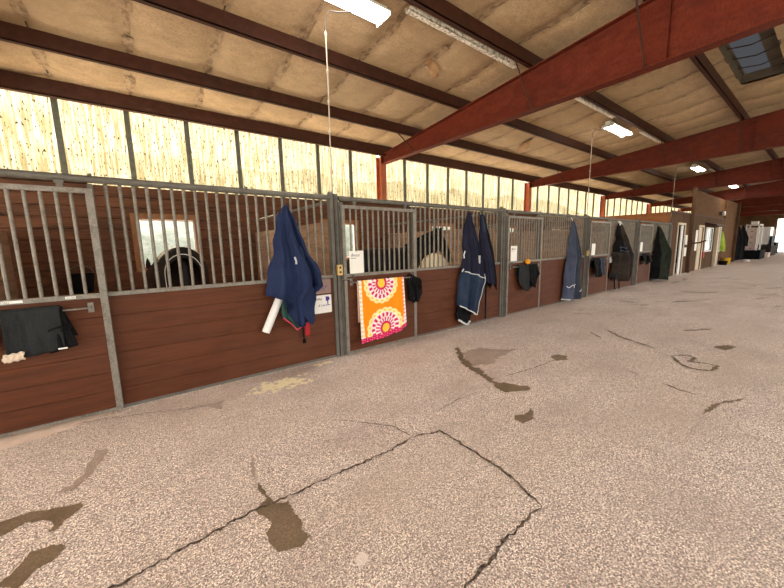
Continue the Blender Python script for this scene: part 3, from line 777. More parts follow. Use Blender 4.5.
# ------------------------------------------------------------------ hanging blankets
def hanging(name, mats, Lp, Rp, hem, depth=.12, yb=-.06, fold=.03, nf=4, seed=1, parent=None, mfn=None, nu=120, nv=44, shift=0.0, taper=.25, rag=.018):
    """closed folded cloth hung from its top point; Lp/Rp = (x, z) outline, hem = (u, z)"""
    ztop = max(Lp[0][1], Rp[0][1]); r = random.Random(seed); ph = [r.uniform(0, 6.28) for _ in range(6)]
    def surf(u, v, out=0.0):
        front = u < .5
        q = u*2 if front else 2-u*2
        zb_ = lin(hem, q); z = ztop + (zb_-ztop)*v
        xl, xr = lerp_prof(Lp, z), lerp_prof(Rp, z)
        k = min(1, (ztop-z)/(taper+.001)); k = k**.6
        qq = q + .035*math.sin(2*PI*nf*q+ph[0])*k*math.sin(PI*q)
        x = xl+(xr-xl)*qq + rag*k*(q-.5)*2*(math.sin(z*9+ph[4])+.6*math.sin(z*21+ph[5]))
        prof = math.sin(PI*min(max(q,0),1))**.6
        kd = min(1, (ztop-z)/.85)**.8
        if front:
            fo = abs(math.sin(PI*nf*q+ph[1]+.35*math.sin(z*2.3+ph[2])))*1.7-1 + .5*(abs(math.sin(PI*nf*1.7*q+ph[3]+z*1.3))*1.6-1)
            y = yb - .012 - (depth*(.10+.90*kd))*prof - fold*(.15+.85*kd)*prof*fo - out
            if v > .9: y += .012*math.sin(q*30+ph[4])*(v-.9)*10
            y = min(y, yb-.004)
        else:
            y = yb + .004*math.sin(q*20) + (0 if q in (0,1) else .004)
        return Vector((x, y, z))
    b = MB()
    b.grid(lambda u, v: surf(u if u < 1 else 0, v), nu, nv, 0, True, (lambda u, v: mfn(u, v, *surf(u, v))) if mfn else None)
    b.add([surf(i/nu, 0) for i in range(nu)], [tuple(range(nu))], 0)
    o = b.build(name, mats, parent)
    return o, surf
def binding(surf, path, r, m, parent, name='binding'):
    b = MB(); b.tube([surf(u, v, .004) for u, v in path], r, 6); return b.build(name, m, parent)
def hemline(surf, a=.02, b=.48, n=40, v=.995): return [(a+(b-a)*i/n, v) for i in range(n+1)]
def hook(x, z, parent, y=-.06, ztop=2.12):
    b = MB(); b.tube([(x, -.02, ztop-.09), (x, -.05, ztop-.05), (x, y-.01, z+.03), (x, y-.02, z-.005), (x, y-.05, z+.012)], .006, 6); b.build('hook', DCORD, parent)

# 1 navy blanket with green lining, red strap
t = thing('horse_blanket', 'navy blue horse blanket with green lining and red strap, hung on the first stall bars', 'horse blanket', (1.42,-.05,.45), None)
def P(pl, o): return [(x-o[0], z-o[2]) for x, z in pl]
off = t.location
def hung(root, *a, **k):
    """build in world coordinates, then hang under the root"""
    o, s = hanging(*a, **k); o.parent = root; o.matrix_parent_inverse = Matrix.Translation(-root.location); return o, s
def under(root, o): o.parent = root; o.matrix_parent_inverse = Matrix.Translation(-root.location); return o
o, s1 = hung(t, 'outer_shell', [NAVY], [(1.40,1.97),(1.33,1.85),(1.24,1.57),(1.20,1.32),(1.15,1.09),(1.12,.9)], [(1.43,1.97),(1.54,1.74),(1.68,1.42),(1.80,1.17),(1.83,1.0),(1.7,.9),(1.68,.5)],
     [(0,.94),(.22,.90),(.30,.76),(.42,.62),(.58,.555),(.74,.57),(.78,.85),(.86,.95),(1,1.02)], .18, -.06, .085, 2.7, 3)
under(t, binding(s1, hemline(s1), .005, NAVYD, None, 'hem_binding'))
o, s2 = hung(t, 'front_flap', [NAVY], [(1.50,1.5),(1.42,1.2),(1.33,.86),(1.45,.6)], [(1.53,1.5),(1.63,1.2),(1.67,.95),(1.64,.56)], [(0,.80),(.5,.58),(.8,.56),(1,.6)], .10, -.17, .02, 1.3, 8)
o, s3 = hung(t, 'lining', [GREENL], [(1.28,1.1),(1.25,.92),(1.27,.66),(1.36,.5)], [(1.5,1.1),(1.5,.8),(1.53,.52)], [(0,.68),(.4,.50),(1,.53)], .05, -.10, .02, 2, 5)
part_label(o, 'green lining'); under(t, part_label(binding(s3, hemline(s3), .009, PINK, None), 'pink binding'))
b = MB(); b.box(1.55, 1.61, -.115, -.10, .40, .60); b.lathe([(0,-.01),(.012,0),(0,.01)], 8, 0, (1.58,-.11,.385)); under(t, part_label(b.build('strap', REDS), 'red strap'))
b = MB(); b.tube([(1.535,-.09,.62),(1.53,-.09,.45),(1.54,-.09,.34)], .008, 6); b.box(1.52,1.56,-.10,-.08,.30,.35); under(t, b.build('buckle_strap', BLACK))
b = MB(); b.tube([s1(.22,.44,.008), s1(.235,.47,.010), s1(.22,.50,.008)], .012, 6); under(t, part_label(b.build('logo', SILV), 'pale blue stitched mark'))
b = MB(); hb_ = t
b = MB(); b.tube([(1.41,-.03,2.06),(1.41,-.075,2.02),(1.41,-.08,1.96)], .007, 6); under(t, b.build('hook', DCORD))

# white roll behind it
t = tag(MB().build('x', WHITE) if False else thing('paper_roll', 'white rolled tube sticking out under the navy blanket', 'roll', (1.08,-.10,.5)))
b = MB(); b.tube([(0,0,0.02),(.215,.0,.46)], .045, 16, 0, False); b.tube([(0,0,0.02),(.215,.0,.46)], .036, 16, 0, False)
under(t, b.build('tube', WHITE)); S.objects[-1] if False else None
for ch in [k for k in S.objects if k.parent == t]: ch.matrix_parent_inverse = Matrix.Identity(4)

# 2 dark navy blanket with silver binding
t = thing('horse_blanket', 'long dark navy horse blanket with silver binding, hung nearly to the floor', 'horse blanket', (4.75,-.05,.05))
def navym(u, v, x, y, z):
    if u > .5: return 0
    zl = 1.03 + (x-4.47)*(-.25/.62)
    return 1 if z < zl else 0
o, s = hung(t, 'outer_shell', [NAVYD, NAVYB], [(4.62,2.03),(4.54,1.85),(4.51,1.63),(4.49,1.24),(4.43,.95),(4.36,.66),(4.33,.42)], [(4.68,2.03),(4.76,1.78),(4.85,1.5),(4.96,1.15),(5.05,.8),(4.97,.6),(4.82,.2)],
     [(0,.42),(.35,.32),(.7,.22),(1,.20)], .16, -.06, .06, 2.6, 12, mfn=navym)
under(t, part_label(binding(s, hemline(s), .011, SILV, None, 'hem_binding'), 'silver binding'))
pth = []
for i in range(30):
    u = .03+.44*i/29
    zt_ = 1.03 + (s(u,.5).x-4.47)*(-.25/.62); ztop, zbm = 2.03, lin([(0,.42),(.35,.32),(.7,.22),(1,.20)], u*2)
    pth.append((u, (ztop-zt_)/(ztop-zbm)))
under(t, part_label(binding(s, pth, .009, SILV, None, 'binding'), 'silver diagonal binding'))
under(t, part_label(binding(s, [(.44,.60+.4*i/14) for i in range(15)], .008, SILV, None, 'edge_binding'), 'silver edge binding'))
b = MB(); q = [s(.30,.50,.008), s(.335,.42,.008)]; b.tube(q, .020, 8); under(t, part_label(b.build('logo', SILV), 'pale grey oval mark'))
o, s = hung(t, 'tail_flap', [BLACK], [(4.42,.6),(4.34,.3),(4.40,.05)], [(4.7,.6),(4.72,.3),(4.68,.06)], [(0,.16),(.5,.055),(1,.09)], .06, -.07, .02, 2, 4)
under(t, part_label(binding(s, hemline(s), .018, SILV, None, 'hem_binding'), 'silver binding'))
for zz in (1.32, 1.1, 1.05):
    pass
b = MB(); b.tube([(4.50,-.12,1.36),(4.46,-.13,1.30),(4.47,-.13,1.24)], .010, 6); b.tube([(4.47,-.12,1.05),(4.42,-.13,1.01)], .012, 6); under(t, part_label(b.build('buckle', SILV), 'silver buckles'))
b = MB(); b.tube([(4.68,-.04,2.07),(4.68,-.08,2.02)], .007, 6); under(t, b.build('hook', DCORD))

# 3 black / navy blanket with long black strap
t = thing('horse_blanket', 'narrow black and navy blanket with a long black strap, right of the silver bound one', 'horse blanket', (5.1,-.05,.6))
o, s = hung(t, 'outer_shell', [NAVYD, BLACK, NAVYB], [(4.98,1.99),(4.93,1.72),(5.0,1.15),(5.08,.8),(5.1,.6)], [(5.06,2.0),(5.16,1.76),(5.30,1.25),(5.38,.85),(5.37,.6)], [(0,.78),(.5,.72),(.75,.60),(1,.72)], .14, -.06, .03, 3, 21,
     mfn=lambda u, v, x, y, z: 2 if (.10 < u < .18 and z > 1.68) else (1 if u > .22 else 0))
b = MB(); b.box(5.12, 5.16, -.09, -.082, .06, .8); under(t, b.build('strap', BLACK))
b = MB(); b.tube([(5.02,-.04,2.07),(5.02,-.08,1.98)], .007, 6); under(t, b.build('hook', DCORD))

# 4 slate blue
t = thing('horse_blanket', 'slate blue horse blanket with pale piping, hanging to the floor left of a post', 'horse blanket', (8.45,-.05,.03))
o, s = hung(t, 'outer_shell', [SLATE, SLATED], [(8.45,1.97),(8.33,1.52),(8.24,1.0),(8.15,.45),(8.13,.1)], [(8.49,1.98),(8.56,1.5),(8.66,1.0),(8.74,.5),(8.76,.08)], [(0,.08),(.3,.06),(.55,.10),(1,.06)], .20, -.06, .085, 2.2, 31,
     mfn=lambda u, v, x, y, z: 1 if .22 < u < .5 else 0)
under(t, part_label(binding(s, [(.02+.2*i/12, .82+.02*math.sin(i)) for i in range(13)], .010, SILV, None, 'piping'), 'pale piping'))
under(t, part_label(binding(s, [(.25+.2*i/12, .90-.12*i/12) for i in range(13)] + [(.45,.6)], .010, SILV, None, 'piping'), 'pale piping'))
under(t, part_label(binding(s, [(.0+.1*i/6, .99) for i in range(7)], .018, SILV, None, 'hem_binding'), 'white hem'))
b = MB(); b.tube([(8.46,-.04,2.07),(8.46,-.08,1.96)], .008, 6); under(t, part_label(b.build('hook', SILV), 'pale loop'))

# 5 muddy brown
t = thing('horse_blanket', 'bulky muddy brown and black horse blanket hung on the fourth stall', 'horse blanket', (11.4,-.05,.1))
o, s = hung(t, 'outer_shell', [MUDDY, BLACK], [(11.36,1.98),(11.22,1.75),(11.10,1.4),(11.05,.95),(10.97,.5),(11.05,.3)], [(11.46,1.98),(11.50,1.7),(11.62,1.3),(11.82,.98),(11.72,.6),(11.6,.3)], [(0,.42),(.2,.3),(.5,.35),(.8,.30),(1,.42)], .32, -.06, .12, 2.7, 41, rag=.06,
     mfn=lambda u, v, x, y, z: 1 if z > 1.15 and (u < .14 or u > .3) else 0)
under(t, part_label(binding(s, [(.04+.14*i/12, .42+.015*math.sin(i*.8)) for i in range(13)], .014, SLATE, None, 'strap'), 'pale grey strap'))
under(t, part_label(binding(s, [(.04+.14*i/12, .48+.015*math.sin(i*.8)) for i in range(13)], .012, SLATE, None, 'strap'), 'pale grey strap'))
b = MB(); b.tube([(11.25,-.09,.36),(11.28,-.11,.06),(11.33,-.12,.05)], .016, 6); b.tube([(11.5,-.13,.36),(11.52,-.15,.03)], .016, 6); under(t, b.build('hanging_strap', BLACK))
for x in (11.33, 11.45):
    b = MB(); b.tube([(x,-.05,2.06),(x,-.10,1.99),(x,-.12,1.93)], .018, 6); under(t, part_label(b.build('clip', SILV), 'pale clip'))

# 6 olive green
t = thing('horse_blanket', 'olive green horse blanket hanging to the floor, last before the tack room', 'horse blanket', (15.0,-.05,.04))
o, s = hung(t, 'outer_shell', [OLIVE, BLACK], [(14.95,1.97),(14.85,1.6),(14.75,1.2),(14.70,.7),(14.7,.1)], [(15.0,1.97),(15.1,1.5),(15.3,1.0),(15.4,.5),(15.4,.1)], [(0,.10),(.5,.05),(1,.08)], .34, -.06, .12, 3, 51, rag=.04,
     mfn=lambda u, v, x, y, z: 1 if u < .05 else 0)
b = MB(); b.tube([(14.9,-.04,2.07),(14.9,-.09,1.95)], .01, 6); under(t, b.build('hook', DCORD))

# black blanket folded over the first door bar (bar at y = -.16, z = 1.005)
def draped(root, name, mats, x0, x1, ztop, zf, zb_, yc, hr=.022, splay=.0, nu=40, nv=40, fold=.012, seed=1, lean=0, mfn=None):
    r = random.Random(seed); ph = [r.uniform(0,6.28) for _ in range(4)]
    def fn(u, v, out=0):
        w = (v-.5)*2   # -1 back hem .. +1 front hem
        x = x0+(x1-x0)*u
        if abs(w) < .12:
            a = w/.12*PI/2; y = yc - hr*math.sin(a)*1; z = ztop - hr + hr*math.cos(a)
        else:
            s_ = 1 if w > 0 else -1; d = (abs(w)-.12)/.88
            zz = (zf(u) if s_ > 0 else zb_(u)); z = (ztop-hr) + (zz-(ztop-hr))*d
            y = yc - s_*(hr + fold*d*(1+math.sin(u*9+ph[0]+d*1.5) + .5*math.sin(u*21+ph[1])) * (1 if s_ > 0 else .3))
            x += (splay*(u-.5)*2 + lean)*d
        return Vector((x, y - out*(1 if w > 0 else -1), z))
    b = MB(); b.grid(fn, nu, nv, 0, True, (lambda u, v: mfn(u, v)) if mfn else None)
    o = b.build(name, mats); m = o.modifiers.new('t', 'SOLIDIFY'); m.thickness = .008; m.offset = 0
    if root is not None: under(root, o)
    return o, fn
t = thing('folded_blanket', 'black horse blanket folded over the first sliding door bar, pale fleece at its corner', 'horse blanket', (-.75,-.17,.65))
draped(t, 'blanket', [CHARC], -1.08, -.92, 1.045, lambda u: .78-.06*u, lambda u: .80, -.16, .03, seed=9)
draped(t, 'outer_layer', [CHARC], -.885, -.56, 1.05, lambda u: .655 + .04*u, lambda u: .74, -.16, .035, fold=.014, seed=3, lean=.0)
draped(t, 'under_layer', [BLACK], -.68, -.545, 1.035, lambda u: .665+.04*u, lambda u: .78, -.16, .022, seed=5, lean=.045, splay=.02)
b = MB()
b.grid(lambda u, v: (-.905+.115*u + .004*math.sin(v*9), -.215 - .022*math.sin(PI*v) - .006*math.sin(u*22)*math.sin(v*9), .645+.065*v+.012*u + .004*math.sin(u*17)), 16, 8, 0)
b.grid(lambda u, v: (-.905+.115*u, -.195, .645+.065*v+.012*u), 4, 2, 0)
under(t, part_label(b.build('fleece', FLUFF), 'pale fleece corner'))
b = MB(); b.box(-.60,-.545,-.216,-.213,.694,.706); under(t, part_label(b.build('tag', CARD), 'white tag'))
b = MB(); b.tube([(-.545,-.21,.95),(-.50,-.22,.88),(-.515,-.225,.84),(-.57,-.22,.85)], .006, 6); b.tube([(-.64,-.215,.86),(-.56,-.225,.885),(-.50,-.22,.86)], .008, 6); under(t, b.build('strap', BLACK))

# towel with flower rings on the second door's bar
import colorsys
def towel_col(u, v):    # u across, v from bottom 0 to top 1 (front)
    W, H = .78, .84
    x = (u-.5)*W; 
    O = (.90,.27,.005); WH = (.86,.78,.72); MG = (.62,.01,.10); YE = (.88,.55,.06); CR = (.88,.76,.34); PK = (.80,.42,.48)
    if v < .075: return MG if (math.sin(u*60)*math.sin(v*140) < .75) else PK
    def flower(cx, cz, sc):
        dx, dz = x-cx, v*H-cz; r = math.hypot(dx, dz)/sc; a = math.atan2(dz, dx)
        R = .345 + .022*abs(math.sin(a*9))
        if r > R: return None
        if r < .075: return YE
        if r < .082: return (.75,.2,.02)
        if r < .118: return MG
        k = (a*9/PI) % 1.0
        if r < .28:
            pr = (r-.118)/.162; w = .30*math.sin(PI*min(1, pr*1.0))
            k2 = (a*9/PI + (.5 if pr > .5 else 0)) % 1.0
            if abs(k2-.5) < .24 and .08 < (pr*2 % 1) < .86: return MG if pr > .5 else (.60,.04,.16)
            if abs(k2-.5) < .34 and (pr*2 % 1) < .94: return PK
            return WH
        k3 = (a*9/PI) % 1.0
        if math.hypot((k3-.5)*.9, (r-.315)*12) < .38: return YE if math.hypot((k3-.5), (r-.315)*12) < .2 else CR
        return CR if r > .30 else WH
    for c in ((-.02, .80, .80), (.02, .14, .84)):
        q = flower(*c)
        if q: return q
    # cream edges, wider low down
    e = .05 + .10*max(0, (.35-v))
    if u < e*1.2: return WH if (math.sin(v*90)+math.sin(u*200)) > -.6 else YE
    if u > 1-e*.8 - .12*max(0, .3-v): return WH if (math.sin(v*80)+math.sin(u*180)) > -.6 else (.8,.1,.2)
    return O
def towel_mat():
    m = mat('printed_towel', (1,1,1), .85); N = m.node_tree.nodes
    a = N.new('ShaderNodeVertexColor'); a.layer_name = 'print'; m.node_tree.links.new(a.outputs['Color'], N['Principled BSDF'].inputs['Base Color']); return m
def towel():
    b = MB(); nu, nv = 130, 190
    ztop, hr, yc = 1.02, .02, -.16
    cols = []
    for j in range(nv+1):
        for i in range(nu+1):
            u, w = i/nu, j/nv
            if w < .78:      # front, bottom -> top
                v = w/.78; zb_ = .165 + .085*u - .02*math.sin(u*PI) + .045*max(0, u-.85)/.15; z = zb_+(ztop-hr-zb_)*v; d = 1-v
                y = yc - hr - d*(.012+.012*math.sin(u*15+d) + .008*math.sin(u*31+2*d)) - .01*d; x = 2.30+.775*u + .03*d*(u-.2)
                c = towel_col(u, v)
            elif w < .86:
                a = (w-.78)/.08*PI; x = 2.30+.775*u; y = yc - hr*math.cos(a); z = ztop-hr+hr*math.sin(a); c = towel_col(u, 1-(w-.78)*.3)
            else:
                d = (w-.86)/.14; x = 2.30+.775*u; y = yc+hr + .004*math.sin(u*20)*d; z = ztop-hr-d*(.62 if u > .55 else .55); c = (.86,.6,.5)
            b.v.append((x, y, z)); cols.append((*c, 1))
    for j in range(nv):
        for i in range(nu):
            a = j*(nu+1)+i; b.f.append((a, a+1, a+nu+2, a+nu+1)); b.m.append(0); b.sm.append(True)
    o = b.build('beach_towel', towel_mat())
    at = o.data.color_attributes.new('print', 'FLOAT_COLOR', 'POINT')
    at.data.foreach_set('color', [q for c in cols for q in c])
    m = o.modifiers.new('t', 'SOLIDIFY'); m.thickness = .006; m.offset = 0
    return tag(o, 'orange towel with white and magenta flower rings over the door bar', 'towel')
towel()

# black halter bundle right of the towel
t = thing('halter', 'bundle of black halters and lead ropes hanging right of the orange towel', 'halter', (3.26,-.12,.6))
r = random.Random(5)
for k in range(7):
    b = MB(); x = 3.22+.02*k
    pts = []
    for i in range(22):
        a = i/21*PI*2; pts.append((x+.055*math.sin(a)+.03*(1-math.cos(a))*.5, -.145-.02*k/2-.012*math.sin(3*a+k), .86+.19*math.cos(a)*(1-.06*k)))
    b.tube(pts, .011, 6); under(t, b.build('strap', BLACK))
b = MB(); b.tube([(3.20,-.15,.95),(3.23,-.17,.8),(3.22,-.18,.68),(3.28,-.18,.62)], [.03,.045,.05,.02], 8); b.tube([(3.27,-.15,.95),(3.33,-.17,.8),(3.36,-.18,.72),(3.33,-.18,.62)], [.02,.035,.05,.03], 8); under(t, b.build('rope', BLACK))
b = MB(); b.tube([(3.27,-.115,1.07),(3.27,-.15,1.06),(3.27,-.155,1.03)], .012, 6); under(t, part_label(b.build('snap', GALV), 'steel snap'))

# pads on the bars of doors 2, 3, 4
def pad(x0, x1, z0, lab, m1, m2, seed):
    t = thing('saddle_pad', lab, 'saddle pad', ((x0+x1)/2, -.16, z0))
    mid = (x0+x1)/2
    def zf(u): return z0 + .30*abs(2*u-1)**3
    w = x1-x0
    draped(t, 'flap', [m1], x0, x1-w*.08, 1.04, zf, lambda u: .8, -.16, .03, fold=.022, seed=seed)
    draped(t, 'flap', [m2], x0+w*.52, x1, 1.035, lambda u: z0+.05+.28*abs(2*u-1)**2.6, lambda u: .82, -.16, .045, fold=.035, seed=seed+1)
    return t
pad(6.05, 6.72, .50, 'black saddle pad on the door bar below the orange ball', CHARC, BLACK, 11)
pad(9.50, 10.22, .52, 'round black and grey saddle pad on the fourth door bar', BLACK, SLATED, 15)
pad(13.25, 13.95, .66, 'small black bundle on the last door bar, between brown and green blankets', BLACK, MUDDY, 19)
b = MB(); b.lathe([(.055*math.sin(PI*k/12), -.055*math.cos(PI*k/12)) for k in range(13)], 20, 0, (0,0,0)); b.lathe([(.056,-.004),(.058,0),(.056,.004)], 20, 0)
tag(b.build('orange_ball', ORANGE, None, (6.39,-.17,1.095)), 'small orange ball on the bar above the black saddle pad', 'ball')

# ------------------------------------------------------------------ horses
def skin(name, verts, edges, radii, m, parent=None, lv=2):
    me = bpy.data.meshes.new(name); me.from_pydata(verts, edges, []); me.update()
    o = bpy.data.objects.new(name, me); COL.objects.link(o); me.materials.append(m)
    mod = o.modifiers.new('skin', 'SKIN'); mod.use_smooth_shade = True
    sv = me.skin_vertices[0].data
    for i, rr in enumerate(radii):
        sv[i].radius = rr if isinstance(rr, tuple) else (rr, rr)
    sv[0].use_root = True
    s_ = o.modifiers.new('sub', 'SUBSURF'); s_.levels = lv; s_.render_levels = lv
    if parent is not None: o.parent = parent
    return o
def horse(t, m, head=(1.32, 0, 1.62), neck=(1.05,0,1.45), headdir=(.42,0,-.42), mane=True, fat=1):
    """local frame: nose to +x, hooves at z=0, rump at x=-.85"""
    hx, hy, hz = head; dx, dy, dz = headdir
    V = [(0,0,1.12), (-.45,0,1.14), (-.75,0,1.15), (.40,0,1.14), (.68,0,1.16), (.80,0,1.26), neck, head,
         (hx+dx*.35, hy+dy*.35, hz+dz*.35), (hx+dx*.8, hy+dy*.8, hz+dz*.8), (hx+dx, hy+dy, hz+dz)]
    R = [(.30,.33), (.28,.33), (.24,.28), (.28,.32), (.24,.28), (.17,.24), (.12*fat,.21*fat), (.11*fat,.15*fat), (.10,.12), (.07,.08), (.055,.065)]
    E = [(0,1),(1,2),(0,3),(3,4),(4,5),(5,6),(6,7),(7,8),(8,9),(9,10)]
    def leg(base, pts, rs):
        p = base
        for q, rr in zip(pts, rs):
            V.append(q); R.append(rr); E.append((p, len(V)-1)); p = len(V)-1
    for s_ in (-1, 1):
        leg(2, [(-.72,s_*.17,.95), (-.62,s_*.18,.74), (-.86,s_*.17,.50), (-.82,s_*.17,.22), (-.78,s_*.17,.10), (-.74,s_*.17,.035)], [.17,.11,.062,.042,.05,.06])
        leg(4, [(.62,s_*.15,.92), (.60,s_*.16,.70), (.62,s_*.16,.48), (.61,s_*.16,.22), (.63,s_*.16,.10), (.66,s_*.16,.035)], [.14,.085,.058,.042,.05,.06])
    o = skin('body', V, E, R, m, t)
    b = MB()
    for s_ in (-1, 1):
        bx, by, bz = hx-.01, hy+s_*.065, hz+.10
        b.lathe([(.002,.16),(.03,.10),(.042,.04),(.03,-.02)], 8, 0, (bx, by, bz))
    b.build('ears', m, t)
    b = MB()
    b.tube([(-.90,0,1.30),(-1.02,0,1.18),(-1.06,0,.85),(-1.05,0,.50),(-1.03,0,.30)], [.04,.065,.08,.075,.02], 8); b.build('tail', MANE, t)
    b = MB(); n = 14
    b.grid(lambda u, v: (hx-.06 + (.66-hx+.06)*u + .03*math.sin(u*30)*v, .02+.13*v*(1 if v else 0), hz+.11+(1.40-hz-.11)*u**1.15 + .07*(1-v) - .26*v), 20, 5, 0)
    o2 = b.build('mane', MANE, t); mm = o2.modifiers.new('t', 'SOLIDIFY'); mm.thickness = .03
    return t
# horse in first stall, seen from behind wearing a stable blanket
t = thing('horse', 'brown horse in a dark piped stable blanket, rump towards the bars under the window', 'horse', (.50, 2.55, 0))
t.rotation_euler = (0, 0, PI/2)
horse(t, HORSE_BROWN, head=(1.02,.36,1.10), neck=(1.0,.14,1.22), headdir=(.06,.12,-.40))
t.location.y = 2.35; t.scale = (.72, .9, 1.0)
b = MB()
def bl(u, v):       # blanket shell over back: u along, v around
    x = -.99+1.35*u; a = -1.75 + 3.5*v
    rx = .335 if u > .05 else .335*(.55+9*u)
    if u < .12: k = .62+.38*math.sin(u/.12*PI/2)
    else: k = 1
    return (x, math.sin(a)*.355*k, 1.14 + math.cos(a)*.375*k if math.cos(a) > 0 else 1.14+math.cos(a)*1.6*k)
b.grid(bl, 24, 28, 0)
o = b.build('stable_blanket', HORSE_BLANKET, t); mm = o.modifiers.new('t', 'SOLIDIFY'); mm.thickness = .01; mm.offset = 1
for uu in (.02, .13, .45):
    b = MB(); b.tube([Vector(bl(uu, k/28)) + Vector((-.012 if uu < .1 else 0, 0, .012)) for k in range(29)], .006, 6); part_label(b.build('piping', SILV, t), 'pale piping')
b = MB(); b.tube([Vector(bl(.0, k/28))*1 for k in range(29)], .006, 6); b.build('tail_cord', BLACK, t)
# pinto horse in the second stall
HX, HY = 3.60, 1.2
PINTO = (4.56, 0, .93, .36, 1, .40)
PM = mat('black_horse_coat', (.007,.006,.0065), .6)
t = thing('horse', 'black horse standing sideways behind the bars, left of the navy blankets', 'horse', (HX, HY, 0))
horse(t, PM, head=(1.54,-.05,1.60), neck=(1.10,0,1.34), headdir=(.34,-.05,-.52), fat=1.35)
b = MB(); rr_ = random.Random(4)
b.grid(lambda u, v: (4.33+.66*(1-v)**.45*math.cos(2*PI*u)*(1+.04*math.sin(u*37)), .47+.40*(1-v)**.45*math.sin(2*PI*u), 1.34*v**.9 + .02*math.sin(u*50+v*20)*(1-v)), 40, 20, 0)
tag(b.build('hay_pile', STRAW), 'pale cream pile of hay behind the bars under the black horse head', 'hay')

# black bucket on back wall of first stall
t = thing('feed_bucket', 'black feed bucket hanging low on the back wall of the first stall', 'bucket', (-.78, 3.44, .82))
b = MB(); b.lathe([(0,0),(.13,0),(.165,.30),(.175,.31),(.155,.30),(.12,.02),(0,.02)], 20); b.build('pail', BLACK, t)
b = MB(); b.tube([(.165*math.cos(a), .0+.02, .30+.14*math.sin(a)) for a in [PI*k/10 for k in range(11)]], .006, 6); b.build('handle', GALVD, t)


TX0, TX1, TZ = 16.72, 27.2, 2.56
def wallbox(segs, m, name, boards=None):
    b = MB()
    for q in segs: b.box(*q)
    return struct(b.build(name, m))
# side wall (facing the stalls) and front wall with its openings
wallbox([(TX0, TX0+.08, .06, 3.65, 0, TZ-.12)], PLYD, 'wall_tack_room_side')
o = MB(); o.box(TX0-.03, TX0+.10, .02, 3.6, 2.14, TZ); struct(o.build('trim_1', ORANGEPLY))
o = MB(); o.box(TX0-.02, TX1+.05, -.05, .02, TZ, TZ+.05); struct(o.build('trim_2', REDD))
D1, D2, W1, W2 = (17.75, 18.75), (21.3, 22.15), (22.75, 24.25), (25.5, 26.3)
wallbox([(TX0, D1[0], -.02, .06, 0, TZ), (D1[0], D1[1], -.02, .06, 2.08, TZ), (D1[1], D2[0], -.02, .06, 0, TZ), (D2[0], D2[1], -.02, .06, 2.05, TZ),
         (D2[1], W1[0], -.02, .06, 0, TZ), (W1[0], W1[1], -.02, .06, 0, .9), (W1[0], W1[1], -.02, .06, 2.0, TZ), (W1[1], W2[0], -.02, .06, 0, TZ),
         (W2[0], W2[1], -.02, .06, 0, .8), (W2[0], W2[1], -.02, .06, 2.05, TZ), (W2[1], TX1, -.02, .06, 0, TZ), (TX0, TX1, .06, 3.66, TZ-.06, TZ)], PLYD, 'wall_tack_room_front')
wallbox([(TX1, TX1+.08, .0, 3.66, 0, 2.58), (TX1, 30.9, -.02, .06, 0, 3.67), (20.2, TX1, .06, .12, TZ+.05, 3.67)], PLY, 'wall_plywood_tall')
def door_frame(i, a, b_, zt, leaf):
    f = MB(); f.box(a-.09, a, -.045, .08, 0, zt+.09); f.box(b_, b_+.09, -.045, .08, 0, zt+.09); f.box(a, b_, -.045, .08, zt, zt+.09)
    o = struct(f.build('door_%d' % i, TRIMW))
    if leaf:
        l = MB(); w_ = (b_-a-.02)*leaf; ang = 0
        c, s_ = math.cos(ang), math.sin(ang)
        def T(u, v, z): return (b_-.01 - u*c - v*s_, .05 + u*s_ - v*c, z)
        vs = [T(0,0,.01),T(w_,0,.01),T(w_,.04,.01),T(0,.04,.01),T(0,0,zt-.01),T(w_,0,zt-.01),T(w_,.04,zt-.01),T(0,.04,zt-.01)]
        l.add(vs, [(0,3,2,1),(4,5,6,7),(0,1,5,4),(1,2,6,5),(2,3,7,6),(3,0,4,7)]); lf = l.build('door_leaf', WHITE if leaf < 1 else TRIMW, o)
        k = MB(); k.lathe([(0,-.03),(.03,-.02),(.03,.02),(0,.03)], 10, 0, T(w_-.07, -.05, 1.0)); k.build('handle', GALV, lf)
    return o
door_frame(1, *D1, 2.08, .32); door_frame(2, *D2, 2.05, 1.0)
def far_window(i, a, b_, z0, z1, nm):
    f = MB(); f.box(a-.06, a, -.04, .05, z0-.06, z1+.06); f.box(b_, b_+.06, -.04, .05, z0-.06, z1+.06); f.box(a, b_, -.04, .05, z1, z1+.06); f.box(a, b_, -.05, .05, z0-.06, z0)
    o = struct(f.build('window_%d' % i, WHITE))
    for k in range(1, nm):
        g = MB(); x = a+(b_-a)*k/nm; g.box(x-.015, x+.015, -.01, .02, z0, z1); g.build('mullion', WHITE, o)
    g = MB(); g.box(a, b_, -.012, -.006, (z0+z1)/2-.012, (z0+z1)/2+.012); g.build('mullion', WHITE, o)
    g = MB(); g.add([(a,.005,z0),(b_,.005,z0),(b_,.005,z1),(a,.005,z1)], [(0,1,2,3)]); g.build('pane', WINMIRROR, o)
WINMIRROR = mat('reflecting_window_pane', (.72,.78,.76), .06, 0, spec=1.0)
far_window(16, *W1, .9, 2.0, 4); far_window(17, *W2, .8, 2.05, 2)
b = MB(); b.prism([(22.35,-.02,2.3),(22.35,-.45,2.16),(22.35,-.45,2.10),(22.35,-.02,2.10)], (2.3,0,0)); tag(b.build('window_hood', REDD), 'brown wooden hood over the tack room window', 'awning')
b = MB(); b.box(24.75,24.83,-.16,-.03,0,2.14); b.box(24.75,25.35,-.16,-.12,2.06,2.14); b.box(25.27,25.35,-.16,-.03,0,2.14); b.box(24.83,25.27,-.14,-.10,.02,2.06)
tag(b.build('leaning_panel', TRIMW), 'pale cream door panel standing between the two tack room windows', 'panel')
def paper(x, z, w_, h_, lab, m=CARD, y=-.02):
    b = MB(); b.box(x, x+w_, y-.008, y, z, z+h_); tag(b.build('notice_sheet', m), lab, 'paper')
